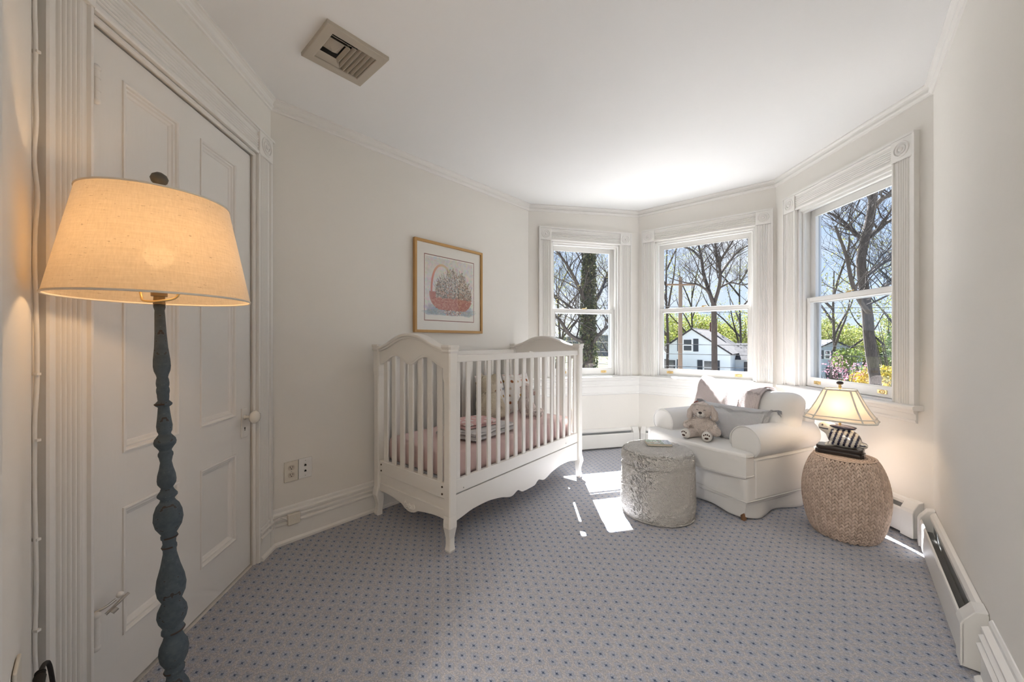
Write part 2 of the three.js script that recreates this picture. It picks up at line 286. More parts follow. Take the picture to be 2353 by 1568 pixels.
{ // carpet: its woven lattice runs slightly askew, cells about 45 mm
  const g = extr(slab(ring, 0.12), 0.08).rotateX(-Math.PI / 2).translate(0, -0.08, 0), p = g.attributes.position, uv = new Float32Array(p.count * 2);
  const a = [0.0449, 0.0036], b = [0.0085, 0.0461], det = a[0] * b[1] - a[1] * b[0];   // lattice steps in x and z
  for (let i = 0; i < p.count; i++) { const x = p.getX(i), z = p.getZ(i); uv[i * 2] = (x * b[1] - z * b[0]) / det / 8; uv[i * 2 + 1] = (a[0] * z - a[1] * x) / det / 8; }
  g.setAttribute('uv', new THREE.BufferAttribute(uv, 2));
  const pile = T.pile.clone(); pile.repeat.set(2, 2); pile.needsUpdate = true;
  tag(mesh('floor', g, M(0xffffff, 1, { map: T.carpet, bumpMap: pile, bumpScale: 0.003, sheen: 0.25, sheenRoughness: 0.7, sheenColor: lin(0.6, 0.62, 0.68) }), scene, true), 'grey blue carpet woven with small dark blue dots', 'carpet', null, 'structure');
  const vent = [[-1, -1], [1, -1], [1, 1], [-1, 1]].map(([a, b]) => { const x = a * 0.1, z = b * 0.092, k = VENT.turn; return [VENT.x + x * Math.cos(k) + z * Math.sin(k), -(-VENT.d - x * Math.sin(k) + z * Math.cos(k))]; });
  const c = extr(slab(ring, 0.14), 0.1, 0, [vent]).rotateX(-Math.PI / 2), q = c.attributes.position;
  for (let i = 0; i < q.count; i++) q.setY(i, q.getY(i) + ceilY(q.getX(i)));
  c.computeVertexNormals();
  tag(mesh('ceiling', c, mCeil), 'smooth white ceiling over the whole room', 'ceiling', null, 'structure');
}
{ // cornice
  const prof = [[0, 0], [0.034, 0], [0.034, -0.006], [0.028, -0.009], [0.02, -0.016], [0.0145, -0.027], [0.014, -0.034], [0.02, -0.038], [0.02, -0.044], [0.011, -0.05], [0.008, -0.058], [0, -0.06]];
  const g = sweep(ring, prof, true, -1).rotateX(-Math.PI / 2), p = g.attributes.position;
  for (let i = 0; i < p.count; i++) p.setY(i, p.getY(i) + ceilY(p.getX(i)));
  g.computeVertexNormals();
  tag(mesh('trim_1', g, mTrim), 'slim painted cornice moulding where the walls meet the ceiling', 'cornice', null, 'structure');
}
const along = (fr, s) => [fr.a[0] + fr.ux * s, fr.a[1] - fr.uz * s];
{ // tall ridged skirting boards
  const prof = [[0, 0], [0.034, 0], [0.034, 0.012], [0.026, 0.02], [0.022, 0.022], [0.021, 0.1], [0.029, 0.105], [0.03, 0.113], [0.024, 0.117], [0.0165, 0.12], [0.0165, 0.128], [0.025, 0.131], [0.026, 0.139], [0.02, 0.143], [0.0125, 0.146], [0.0125, 0.154], [0.021, 0.157], [0.021, 0.165], [0.013, 0.17], [0.008, 0.173], [0.008, 0.186], [0.003, 0.193], [0, 0.194]];
  const up = (pts) => sweep(pts, prof, false, -1).rotateX(-Math.PI / 2);
  tag(mesh('baseboard_left', up([along(WF.door, 0.95), C.A, along(WF.left, WF.left.L - 0.002)]), mTrim), 'ridged cream skirting board along the crib wall', 'baseboard', null, 'structure');
  const p2 = prof.map(([a, b]) => [a * 1.15, b * 1.1]);
  tag(mesh('baseboard_right', sweep([along(WF.right, 1.10), along(WF.right, WF.right.L - 0.002)], p2, false, -1).rotateX(-Math.PI / 2), mWhite), 'ridged white skirting board at the lower right corner', 'baseboard', null, 'structure');
}

// ---------- windows ----------
function reedProfile(w, n = 5) {
  const p = [[0, 0], [0, 0.021], [0.005, 0.024], [0.011, 0.024], [0.014, 0.016], [0.026, 0.016]], a = 0.028, b = w - 0.028;
  for (let i = 0; i <= n * 6; i++) { const t = i / (n * 6); p.push([lerp(a, b, t), 0.0145 + 0.0065 * Math.abs(Math.sin(t * n * Math.PI))]); }
  p.push([w - 0.026, 0.016], [w - 0.014, 0.016], [w - 0.011, 0.024], [w - 0.005, 0.024], [w, 0.021], [w, 0]);
  return p;
}
const rosette = (s, x, y, z = 0) => [rbox(s, s, 0.028, 0.003, x, y, z + 0.014), ...[[0.34, 0.005], [0.2, 0.004]].map(([r, t]) => new THREE.TorusGeometry(s * r, t, 6, 28).translate(x, y, z + 0.029)), new THREE.SphereGeometry(s * 0.1, 12, 6, 0, 6.3, 0, 1.57).rotateX(Math.PI / 2).translate(x, y, z + 0.028)];
function sashFrame(w, h, st, top, bot, t) {
  return [rbox(st, h, t, 0.004, -w / 2 + st / 2, h / 2), rbox(st, h, t, 0.004, w / 2 - st / 2, h / 2), rbox(w - st * 2 + 0.004, top, t - 0.001, 0.004, 0, h - top / 2), rbox(w - st * 2 + 0.004, bot, t - 0.001, 0.004, 0, bot / 2)];
}
function bead(w, h, y, z, s = 0.006) { return [box(w, s, s, 0, y + s / 2, z), box(w, s, s, 0, y + h - s / 2, z), box(s, h, s, -w / 2 + s / 2, y + h / 2, z), box(s, h, s, w / 2 - s / 2, y + h / 2, z)]; }
function buildWindow(n, key, label, cw, topY, liftX) {
  const fr = WF[key], [x0, x1, y0, y1] = OPEN[key], w = x1 - x0, h = y1 - y0, cx = (x0 + x1) / 2;
  const g = thing('window_' + n, label, 'window', fr.pos, fr.turn, null, 'structure'); g.name = 'window_' + n;
  const cs = cw, prof = reedProfile(cs);
  mesh('casing', [moldY(prof, topY - cs - y0 - 0.002, x0 - cs, y0), box(0.012, topY - y0, 0.03, x0 - cs - 0.006, (topY + y0) / 2, 0.015)], mTrim, g);
  mesh('casing', [moldY(prof, topY - cs - y0 - 0.002, x1, y0), box(0.012, topY - y0, 0.03, x1 + cs + 0.006, (topY + y0) / 2, 0.015)], mTrim, g);
  mesh('head_casing', [moldX(prof.map(([a, o]) => [a, o]), w - 0.002, x0 + 0.001, topY - cs), box(w + cs * 2 + 0.024, 0.012, 0.032, cx, topY + 0.006, 0.016)], mTrim, g);
  for (const x of [x0 - cs / 2, x1 + cs / 2]) mesh('corner_block', rosette(cs, x, topY - cs / 2), mTrim, g);
  // lining and stops
  const D = THICK;
  mesh('jamb', [box(0.018, h, D, x0 + 0.009, y0 + h / 2, -D / 2), box(0.018, h, D, x1 - 0.009, y0 + h / 2, -D / 2), box(w, 0.018, D, cx, y1 - 0.009, -D / 2), box(w, 0.016, D + 0.02, cx, y0 + 0.004, -D / 2 - 0.01),
    moldY([[0, 0], [0, 0.016], [0.008, 0.02], [0.014, 0.012], [0.014, 0]], h - 0.02, x0 + 0.018, y0 + 0.01, -0.042), moldY([[0, 0], [0, 0.012], [0.006, 0.02], [0.014, 0.016], [0.014, 0]], h - 0.02, x1 - 0.032, y0 + 0.01, -0.042), box(w - 0.03, 0.016, 0.022, cx, y1 - 0.026, -0.032)], mSash, g);
  const iw = w - 0.036, yb = y0 + 0.014, rail = 1.375 + (topY - 2.2) * 0.2, hl = rail + 0.05 - yb, yu = rail + 0.012, hu = y1 - 0.018 - yu;
  const up = mesh('upper_sash', [...sashFrame(iw, hu, 0.042, 0.05, 0.034, 0.032), ...bead(iw - 0.084, hu - 0.084, 0.034, 0.013)], mSash, g); up.position.set(cx, yu, -0.104);
  const lo = mesh('lower_sash', [...sashFrame(iw, hl, 0.042, 0.036, 0.066, 0.032), ...bead(iw - 0.084, hl - 0.102, 0.066, 0.013)], mSash, g); lo.position.set(cx, yb, -0.064);
  const pu = mesh('pane', new THREE.PlaneGeometry(iw - 0.08, hu - 0.08), mGlass, up); pu.position.set(0, hu / 2 - 0.008, 0);
  const pl = mesh('pane', new THREE.PlaneGeometry(iw - 0.08, hl - 0.1), mGlass, lo); pl.position.set(0, hl / 2 + 0.015, 0);
  for (const x of liftX) { const l = mesh('sash_lift', [extr([[-0.03, -0.012], [0.03, -0.012], [0.03, 0.012], [-0.03, 0.012]], 0.003, 0.0008), new THREE.TorusGeometry(0.01, 0.0035, 8, 20).scale(1.7, 1, 1).translate(0, 0, 0.004), new THREE.SphereGeometry(0.009, 12, 8).scale(1.5, 0.9, 0.35).translate(0, 0, 0.003)], mBrass, lo); l.position.set(x * iw / 2, 0.034, 0.016); }
  const k = mesh('sash_lock', [cyl(0.014, 0.016, 0.006, 0, 0.003, 0), box(0.04, 0.006, 0.012, 0.012, 0.01, 0), ball(0.006, 0.034, 0.012, 0, 8)], mBrass, lo); k.position.set(0, hl, 0);
  // aluminium storm window outside
  const sw = iw - 0.01, sh = h - 0.03, mid = rail - y0;
  mesh('storm_frame', [box(0.022, sh, 0.016, x0 + 0.03, y0 + sh / 2 + 0.014, -0.145), box(0.022, sh, 0.016, x1 - 0.03, y0 + sh / 2 + 0.014, -0.145), box(sw, 0.022, 0.016, cx, y0 + 0.024, -0.145), box(sw, 0.022, 0.016, cx, y1 - 0.03, -0.145), box(sw, 0.024, 0.014, cx, y0 + mid + 0.02, -0.145),
    box(0.01, sh, 0.008, x0 + 0.05, y0 + sh / 2 + 0.014, -0.13), box(0.01, sh, 0.008, x1 - 0.05, y0 + sh / 2 + 0.014, -0.13)], mAlu, g);
  return g;
}
buildWindow(1, 'bay_left', 'narrow sash window beyond the crib looking onto an ivy clad tree', 0.115, 2.207, [-0.62, 0.62]);
buildWindow(2, 'bay_middle', 'middle sash window looking onto a white house', 0.115, 2.232, [-0.72, 0.72]);
const win3 = buildWindow(3, 'bay_right', 'sash window behind the table lamp with yellow shrubs outside', 0.12, 2.262, [-0.68, 0.70]);
{ // sash cord hanging in the left channel of window 3
  mesh('sash_chain', tube([[0.262, 2.02, -0.093], [0.264, 1.7, -0.091], [0.262, 1.45, -0.093]], 0.004, 12, 6), M(lin(0.45, 0.43, 0.4), 0.6), win3);
  mesh('stool', [moldX([[0, 0], [0, 0.055], [0.008, 0.062], [0.02, 0.062], [0.027, 0.054], [0.027, 0]], 1.08, 0.09, 0.714, 0.0)], mTrim, win3);
  mesh('apron', [moldX([[0, 0], [0.004, 0.012], [0.016, 0.016], [0.024, 0.01], [0.05, 0.012], [0.056, 0.022], [0.068, 0.026], [0.076, 0.034], [0.076, 0]], 1.02, 0.12, 0.638, 0.0)], mTrim, win3);
}
{ // continuous sill band under windows 1 and 2
  const pts = [along(WF.bay_left, 0.02), C.C, along(WF.bay_middle, WF.bay_middle.L - 0.02)];
  const prof = [[0, 0.738], [0.036, 0.738], [0.042, 0.732], [0.042, 0.722], [0.034, 0.716], [0.03, 0.7], [0.02, 0.692], [0.016, 0.662], [0.02, 0.656], [0.02, 0.642], [0.012, 0.632], [0.011, 0.575], [0.017, 0.57], [0.016, 0.558], [0.008, 0.548], [0, 0.546]];
  tag(mesh('trim_2', sweep(pts, prof, false, -1).rotateX(-Math.PI / 2), mSash), 'white window sill band running under the two left windows', 'sill', null, 'structure');
}

// ---------- door ----------
{
  const fr = WF.door, g = thing('door_1', 'closed cream four panel door with white knob and reeded casing', 'door', fr.pos, fr.turn, null, 'structure'); g.name = 'door_1';
  const x0 = 0.137, x1 = 0.922, w = x1 - x0, zf = -0.012, t = 0.036, H = 2.006;
  const px = [[0.118, 0.332], [0.452, 0.668]], py = [[0.19, 0.575], [0.757, 1.905]];
  const xs = [[0, px[0][0]], [px[0][1], px[1][0]], [px[1][1], w]], ys = [[0.008, py[0][0]], [py[0][1], py[1][0]], [py[1][1], H]];
  for (const [a, b] of xs) mesh('stile', box(b - a, H - 0.008, t, x0 + (a + b) / 2, H / 2 + 0.004, zf - t / 2), mDoor, g);
  for (const [a, b] of ys) for (const [c, d] of px) mesh('rail', box(d - c, b - a, t, x0 + (c + d) / 2, (a + b) / 2, zf - t / 2), mDoor, g);
  for (const [c, d] of px) for (const [a, b] of py) {
    const p = mesh('panel', box(d - c, b - a, 0.012, x0 + (c + d) / 2, (a + b) / 2, zf - 0.021), mDoor, g);
    mesh('panel_moulding', sweep([[c, a], [d, a], [d, b], [c, b]], [[-0.006, 0], [-0.005, 0.004], [0, 0.005], [0.005, 0.002], [0.008, -0.004], [0.014, -0.004], [0.018, -0.009], [0.025, -0.012], [0.028, -0.015]], true).translate(x0, 0, zf), mDoor, p);
  }
  const prof = reedProfile(0.118, 5), top = 2.155;
  mesh('casing', [moldY(prof, top - 0.125, 0.008, 0), moldY([[0, 0], [0, 0.012], [0.01, 0.015], [0.016, 0.006], [0.016, 0]], 2.02, 0.123, 0, -0.004)], mTrim, g);
  mesh('casing', [moldY(prof, top - 0.125, 0.935, 0), box(0.014, top, 0.02, 1.06, top / 2, 0.01), moldY([[0, 0], [0, 0.006], [0.006, 0.013], [0.012, 0.012], [0.012, 0]], 2.02, 0.922, 0, -0.004)], mTrim, g);
  mesh('head_casing', [moldX(prof, 0.808, 0.127, 2.028), box(1.07, 0.012, 0.03, 0.535, 2.15, 0.015), moldX([[0, 0], [0, 0.006], [0.006, 0.013], [0.014, 0.012], [0.014, 0]], 0.8, 0.128, 2.01, -0.004)], mTrim, g);
  for (const x of [0.066, 0.994]) mesh('corner_block', rosette(0.12, x, 2.088), mTrim, g);
  for (const y of [1.83, 0.273]) mesh('hinge', [cyl(0.0085, 0.0085, 0.08, 0.146, y, 0.008, 12), ball(0.0108, 0.146, y + 0.046, 0.008, 10), ball(0.0108, 0.146, y - 0.046, 0.008, 10), cyl(0.0096, 0.0096, 0.003, 0.146, y + 0.018, 0.008, 12), cyl(0.0096, 0.0096, 0.003, 0.146, y - 0.018, 0.008, 12), box(0.02, 0.08, 0.003, 0.15, y, -0.011)], mTrim, g);
  { const s = mesh('hinge_stop', [tube([[0.142, 0.327, 0.002], [0.165, 0.33, 0.016], [0.19, 0.334, 0.02]], 0.004, 8, 6), cyl(0.004, 0.004, 0.06, 0, 0, 0, 8).rotateZ(-1.0).rotateY(-0.5).translate(0.185, 0.326, 0.03), cyl(0.008, 0.008, 0.014, 0, 0, 0, 10).rotateZ(-1.0).rotateY(-0.5).translate(0.17, 0.317, 0.034)], mSteel, g); mesh('bumper', [ball(0.009, 0.2, 0.342, 0.024, 10)], mTrim, s); }
  const e = mesh('escutcheon', rbox(0.042, 0.14, 0.006, 0.002, 0.868, 0.712, zf + 0.003), mTrim, g);
  mesh('keyhole', [cyl(0.0042, 0.0042, 0.002, 0, 0, 0, 10).rotateX(Math.PI / 2).translate(0.868, 0.686, zf + 0.006), extr([[-0.002, -0.012], [0.002, -0.012], [0.0012, 0], [-0.0012, 0]], 0.001).translate(0.868, 0.686, zf + 0.0062)], mDark, e);
  mesh('knob', lathe([[0.011, 0], [0.011, 0.004], [0.0075, 0.007], [0.007, 0.022], [0.012, 0.027], [0.026, 0.032], [0.031, 0.042], [0.03, 0.052], [0.022, 0.061], [0.01, 0.065], [0, 0.066]], 28).rotateX(Math.PI / 2).translate(0.868, 0.738, zf + 0.006), M(lin(0.82, 0.78, 0.70), 0.12, { clearcoat: 1, clearcoatRoughness: 0.05 }), g);
  const back = mesh('backing', box(0.86, 2.06, 0.02, 0.53, 1.03, -THICK + 0.01), mDoor, g); void back;
}

// ---------- baseboard heaters ----------
const mFin = M(lin(0.30, 0.29, 0.275), 0.55, { metalness: 0.5 });
function heater(label, key, s0, s1, capL, capR, joint) {
  const fr = WF[key], g = thing('baseboard_heater', label, 'heater', fr.pos, fr.turn, 'baseboard heaters around the bay'), L = s1 - s0;
  mesh('back_panel', moldX([[0.015, 0.0015], [0.015, 0.004], [0.196, 0.004], [0.194, 0.012], [0.184, 0.0195], [0.172, 0.0205], [0.172, 0.0225], [0.186, 0.022], [0.199, 0.0135], [0.204, 0.004], [0.206, 0.0015]], L, s0, 0), mHeater, g);
  mesh('front_cover', moldX([[0.022, 0.052], [0.022, 0.058], [0.146, 0.058], [0.154, 0.056], [0.157, 0.051], [0.154, 0.0495], [0.15, 0.053], [0.143, 0.055], [0.026, 0.0545]], L, s0, 0), mHeater, g);
  mesh('damper', moldX([[0.1, 0.0075], [0.15, 0.0105], [0.172, 0.018], [0.17, 0.019], [0.149, 0.012], [0.1, 0.009]], L, s0, 0), mAlu, g);
  const fins = [cyl(0.009, 0.009, L - 0.12, 0, 0, 0, 8).rotateZ(Math.PI / 2).translate(s0 + L / 2 - 0.01, 0.075, 0.03)];
  for (let x = s0 + 0.06; x < s1 - 0.08; x += 0.009) fins.push(box(0.0015, 0.055, 0.036, x, 0.075, 0.031));
    mesh('fin_element', fins, mFin, g);
  const sec = [[0.001, 0.012], [0.062, 0.012], [0.063, 0.15], [0.056, 0.168], [0.03, 0.206], [0.002, 0.212]];
  const cap = (x, w) => mesh('end_cap', extr(sec.map(([z, y]) => [-z, y]), w - 0.006, 0.003).rotateY(Math.PI / 2).translate(x + 0.003, 0, 0), mHeater, g);
  if (capL) cap(s0 - 0.0, 0.05); if (capR) cap(s1 - 0.07, 0.07); if (joint) cap(joint[0], joint[1]);
  return g;
}
heater('cream baseboard heater under the narrow window beyond the crib', 'bay_left', 0.05, WF.bay_left.L - 0.03, true, true);
heater('cream baseboard heater behind the armchair under the middle window', 'bay_middle', 0.035, WF.bay_middle.L - 0.03, true, true);
heater('cream baseboard heater passing behind the woven side table', 'bay_right', 0.03, WF.bay_right.L - 0.045, true, true);
heater('long cream baseboard heater on the right wall with open slot', 'right', 0.035, 1.065, true, true);

// ---------- unseen doorway and landing behind the camera, lighting the near faces ----------
{
  const fr = WF.back, g = thing('door_2', 'unseen open doorway behind the camera letting light into the room', 'doorway', fr.pos, fr.turn, null, 'structure'); g.name = 'door_2';
  const [x0, x1, , h] = OPEN.back, t = THICK;
  mesh('jamb', [box(0.016, h, t, x0 + 0.008, h / 2, -t / 2), box(0.016, h, t, x1 - 0.008, h / 2, -t / 2), box(x1 - x0, 0.016, t, (x0 + x1) / 2, h - 0.008, -t / 2)], mTrim, g);
  mesh('casing', [box(0.09, h + 0.09, 0.018, x0 - 0.045, (h + 0.09) / 2, 0.009), box(0.09, h + 0.09, 0.018, x1 + 0.045, (h + 0.09) / 2, 0.009), box(x1 - x0, 0.09, 0.018, (x0 + x1) / 2, h + 0.045, 0.009)], mTrim, g);
  const L = thing('wall_unseen_landing', 'walls, floor and ceiling of the unseen landing behind the camera', 'landing', fr.pos, fr.turn, null, 'structure'); L.name = 'wall_unseen_landing';
  const a = -0.25, b = 1.95, dz = 1.75, H = 2.44, c = (a + b) / 2, w = b - a;
  mesh('landing_floor', box(w + 0.2, 0.08, dz, c, -0.04, -t - dz / 2), M(lin(0.42, 0.36, 0.30), 0.8), L);
  mesh('landing_ceiling', box(w + 0.2, 0.08, dz + 0.1, c, H + 0.04, -t - dz / 2), mCeil, L);
  for (const x of [a - 0.05, b + 0.05]) mesh('landing_wall', box(0.1, H, dz, x, H / 2, -t - dz / 2), mWall, L);
  mesh('landing_wall', box(w + 0.2, H, 0.1, c, H / 2, -t - dz - 0.05), mWall, L);
  const lamp = thing('unseen_ceiling_lamp', 'unseen ceiling lamp behind the camera lighting the crib end and near faces', 'lamp', fr.pos, fr.turn);
  mesh('rim', new THREE.TorusGeometry(0.17, 0.012, 8, 40).rotateX(Math.PI / 2).translate(0.72, H - 0.012, -t - 0.8), mBrass, lamp);
  mesh('lamp_glass', new THREE.SphereGeometry(0.165, 32, 10, 0, Math.PI * 2, Math.PI / 2, Math.PI / 2).scale(1, 0.45, 1).translate(0.72, H - 0.012, -t - 0.8), new THREE.MeshStandardMaterial({ color: 0xffffff, emissive: lin(1, 0.95, 0.88), emissiveIntensity: 4 }), lamp);
  const l = new THREE.PointLight(lin(1, 0.965, 0.915), UNSEEN_LANDING); l.position.set(0.72, H - 0.14, -t - 0.8); l.castShadow = true; l.shadow.radius = 5; lamp.add(l);  // out of view, lights surfaces that face the camera
}

// ---------- crib ----------
const CRIB = { pos: [-0.325, 0, -1.965], turn: Math.atan2(0.7793, 0.6266), L: 1.375, W: 0.665 };
function loftSq(sec) { // stacked square sections [y, half, dx, dz]
  const pos = [], idx = [];
  for (const [y, h, dx = 0, dz = 0, c = 0.25] of sec) { const k = h * c, q = [[-h + k, -h], [h - k, -h], [h, -h + k], [h, h - k], [h - k, h], [-h + k, h], [-h, h - k], [-h, -h + k]]; for (const [x, z] of q) pos.push(x + dx, y, z + dz); }
  const n = sec.length;
  for (let i = 0; i < n - 1; i++) for (let k = 0; k < 8; k++) { const a = i * 8 + k, b = i * 8 + (k + 1) % 8; idx.push(a, a + 8, b, b, a + 8, b + 8); }
  for (const [o, f] of [[0, 1], [(n - 1) * 8, 0]]) for (let k = 1; k < 7; k++) f ? idx.push(o, o + k, o + k + 1) : idx.push(o, o + k + 1, o + k);
  const g = new THREE.BufferGeometry(); g.setAttribute('position', new THREE.Float32BufferAttribute(pos, 3)); g.setIndex(idx); const q = g.toNonIndexed(); q.computeVertexNormals(); return q;
}
{
  const g = thing('crib', 'cream wooden baby crib with arched ends and slatted sides', 'crib', CRIB.pos, CRIB.turn), { L, W } = CRIB;
  const post = (sx, sz) => loftSq([[0, 0.019, sx * 0.004, sz * 0.004], [0.012, 0.021, sx * 0.006, sz * 0.006], [0.035, 0.018, sx * 0.003, sz * 0.003], [0.07, 0.0185, 0, 0], [0.1, 0.023, sx * 0.002, sz * 0.002], [0.13, 0.0275, sx * 0.006, sz * 0.006], [0.155, 0.0275, sx * 0.004, sz * 0.004], [0.185, 0.025, 0, 0], [0.88, 0.025, 0, 0], [0.91, 0.029, 0, 0], [1.035, 0.029, 0, 0], [1.045, 0.036, 0, 0], [1.055, 0.033, 0, 0], [1.068, 0.038, 0, 0], [1.078, 0.036, 0, 0]].map((s) => [...s, 0.22]));
  for (const [x, sx] of [[0, -1], [L, 1]]) for (const [z, sz] of [[0, 1], [-W, -1]]) mesh('post', post(sx, sz).translate(x, 0, z), mCrib, g);
  // an end: header with an arched top, slats, lower rail, scalloped skirt with a carved spray
  const half = W / 2 - 0.024, arch = (t) => 1.036 + 0.082 * sm(0, 1, 1 - Math.pow(Math.abs(t), 1.25)) + 0.012 * Math.exp(-Math.pow((Math.abs(t) - 0.86) / 0.12, 2)) * 0.4;
  const low = (t) => { const a = Math.abs(t); return a < 0.14 ? 0.962 + 0.012 * Math.pow(a / 0.14, 2) : 0.974 + 0.036 * Math.sin(clamp((a - 0.14) / 0.62, 0, 1) * Math.PI) - 0.022 * sm(0.72, 1, a); };
  const N = 56, topE = [], botE = []; for (let i = 0; i <= N; i++) { const t = i / N * 2 - 1; topE.push([t * half, arch(t)]); botE.push([t * half, low(t)]); }
  const skirtLow = (t) => { const a = Math.abs(t); return a < 0.16 ? 0.112 + 0.01 * Math.pow(a / 0.16, 2) : a < 0.24 ? lerp(0.122, 0.137, sm(0.16, 0.24, a)) : 0.137 + 0.022 * Math.sin(clamp((a - 0.24) / 0.7, 0, 1) * Math.PI * 0.55) - 0.0 * a; };
  const toEnd = (geo, x) => geo.rotateY(-Math.PI / 2).translate(x, 0, -W / 2); // drawn in (z, y), thickness along x
  for (const x of [0, L]) {
    const o = x ? -1 : 1;
    const head = mesh('end_header', toEnd(extr([...topE, ...botE.slice().reverse()], 0.022, 0.002).translate(0, 0, -0.011), x), mCrib, g);
    const capTop = topE.map(([z, y]) => [z, y + 0.026]);
    mesh('top_cap', [toEnd(extr([...topE.map(([z, y]) => [z, y + 0.008]), ...capTop.slice().reverse()], 0.058, 0.006, [], 3).translate(0, 0, -0.029), x), toEnd(extr([...topE.map(([z, y]) => [z, y - 0.004]), ...topE.map(([z, y]) => [z, y + 0.01]).reverse()], 0.042, 0.003).translate(0, 0, -0.021), x)], mCrib, head);
    mesh('carved_line', [-1, 1].map((s) => tube(Array.from({ length: 22 }, (_, i) => { const t = 0.02 + i / 21 * 0.9; return [x - o * 0.012, low(t) + 0.014, -W / 2 + s * t * half]; }), 0.0022, 40, 5)).concat([tube(Array.from({ length: 14 }, (_, i) => { const a = i / 13 * 5; return [x - o * 0.012, 0.992 + 0.011 * (1 - i / 16) * Math.sin(a), -W / 2 + 0.014 + 0.011 * (1 - i / 16) * Math.cos(a)]; }), 0.002, 24, 5)]), mCrib, head);
    for (let i = 0; i < 7; i++) { const t = ((i + 0.5) / 7 * 2 - 1) * 0.965; mesh('end_slat', rbox(0.012, low(t) + 0.01 - 0.335, 0.04, 0.003, x, (low(t) + 0.01 + 0.335) / 2, -W / 2 + t * half), mCrib, g); }
    mesh('end_rail', rbox(0.03, 0.082, W - 0.04, 0.004, x, 0.308, -W / 2), mCrib, g);
    mesh('end_panel', box(0.014, 0.09, W - 0.04, x, 0.235, -W / 2), mCrib, g);
    const sk = []; for (let i = 0; i <= 48; i++) { const t = i / 48 * 2 - 1; sk.push([t * half, skirtLow(t)]); }
    const skirt = mesh('end_skirt', [toEnd(extr([[half, 0.2], [-half, 0.2], ...sk], 0.022, 0.003).translate(0, 0, -0.011), x), rbox(0.03, 0.012, W - 0.045, 0.004, x, 0.203, -W / 2)], mCrib, g);
    const spray = []; const zc = -W / 2, xc = x - o * 0.014;
    for (let i = 0; i < 4; i++) for (const s of [-1, 1]) spray.push(new THREE.SphereGeometry(1, 8, 6).scale(0.006, 0.0065, 0.02 - i * 0.002).rotateX(s * (0.35 + i * 0.25)).translate(xc, 0.15 + i * 0.006 - 0.012, zc + s * (0.018 + i * 0.009)));
    for (const [dz, dy] of [[0, 0], [0.008, 0.007], [-0.008, 0.007], [0, 0.014], [0.006, -0.007], [-0.006, -0.007]]) spray.push(ball(0.0065, xc, 0.142 + dy, zc + dz, 8));
    mesh('carved_spray', spray, mCrib, skirt);
    for (const z of [-0.045, -W + 0.045]) for (const y of [0.327, 0.289]) mesh('bolt', cyl(0.0055, 0.0055, 0.003, 0, 0, 0, 10).rotateZ(Math.PI / 2).translate(x - o * 0.0165, y, z), M(lin(0.12, 0.09, 0.06), 0.4, { metalness: 0.8 }), g);
  }
  // sides
  for (const [z, kind] of [[-0.004, 'front'], [-W + 0.004, 'back']]) {
    mesh(kind + '_top_rail', rbox(L - 0.05, 0.038, 0.034, 0.006, L / 2, 1.005, z), mCrib, g);
    mesh(kind + '_bottom_rail', rbox(L - 0.05, 0.075, 0.022, 0.004, L / 2, 0.324, z), mCrib, g);
    for (let i = 0; i < 16; i++) mesh(kind + '_slat', rbox(i === 0 || i === 15 ? 0.042 : 0.03, 0.65, 0.013, 0.003, lerp(0.05, L - 0.05, i / 15), 0.675, z), mCrib, g);
  }
  const pts = [[0.03, 0.142], [0.08, 0.15], [0.16, 0.164], [0.28, 0.166], [0.36, 0.156], [0.42, 0.144], [0.46, 0.131], [0.495, 0.123], [0.52, 0.124], [0.54, 0.131], [0.565, 0.14], [0.585, 0.136], [0.61, 0.12], [0.64, 0.115]];
  const full = [...pts, ...pts.map(([x, y]) => [L - x, y]).reverse().map(([x, y]) => [x, y])], cur = new THREE.SplineCurve(full.map((p) => new THREE.Vector2(...p))).getPoints(120);
  mesh('drawer_front', extr([[L - 0.03, 0.281], [0.03, 0.281], ...cur.map((p) => [p.x, p.y])], 0.018, 0.002).translate(0, 0, -0.012), mCrib, g);
  for (const [x, y] of [[0.09, 0.305], [1.17, 0.315]]) mesh('screw', cyl(0.004, 0.004, 0.002, 0, 0, 0, 8).rotateX(Math.PI / 2).translate(x, y, 0.0082), mSteel, g);
  const sup = []; for (let i = 0; i < 9; i++) sup.push(box(0.012, 0.008, W - 0.06, lerp(0.08, L - 0.08, i / 8), 0.334, -W / 2)); sup.push(box(L - 0.06, 0.012, 0.014, L / 2, 0.334, -0.035), box(L - 0.06, 0.012, 0.014, L / 2, 0.334, -W + 0.035));
  mesh('mattress_support', sup, mSteel, g);
  for (const s of [0.03, L - 0.03]) mesh('guide_rod', cyl(0.004, 0.004, 0.7, s, 0.62, 0.011 - 0.03, 8), mSteel, g);
}
const cribAt = (x, y, z) => { const c = Math.cos(CRIB.turn), s = Math.sin(CRIB.turn); return [CRIB.pos[0] + x * c + z * s, y, CRIB.pos[2] - x * s + z * c]; };
{
  const m = thing('crib_mattress', 'crib mattress in a pale pink fitted sheet', 'mattress', cribAt(CRIB.L / 2, 0.341, -CRIB.W / 2), CRIB.turn);
  mesh('fitted_sheet', soft(CRIB.L - 0.07, 0.15, CRIB.W - 0.06, 0.035, [70, 10, 36], (v) => { v.y += 0.075; const e = v.y > 0.12 ? 1 : 0; v.y += e * 0.012 * (1 - Math.pow(v.x / 0.65, 2)) * (1 - Math.pow(v.z / 0.31, 2)) + (fbm(v.x * 9 + 40, v.z * 9 + 40, 999, 5) - 0.45) * 0.006 * e; if (v.z > 0.27 && v.y > 0.02 && v.y < 0.13) v.z += (fbm(v.x * 30 + 40, v.y * 8 + 9, 999, 8) - 0.45) * 0.006; }), M(lin(0.80, 0.60, 0.565), 0.95, { bumpMap: T.weave, bumpScale: 0.0003 }), m);
}
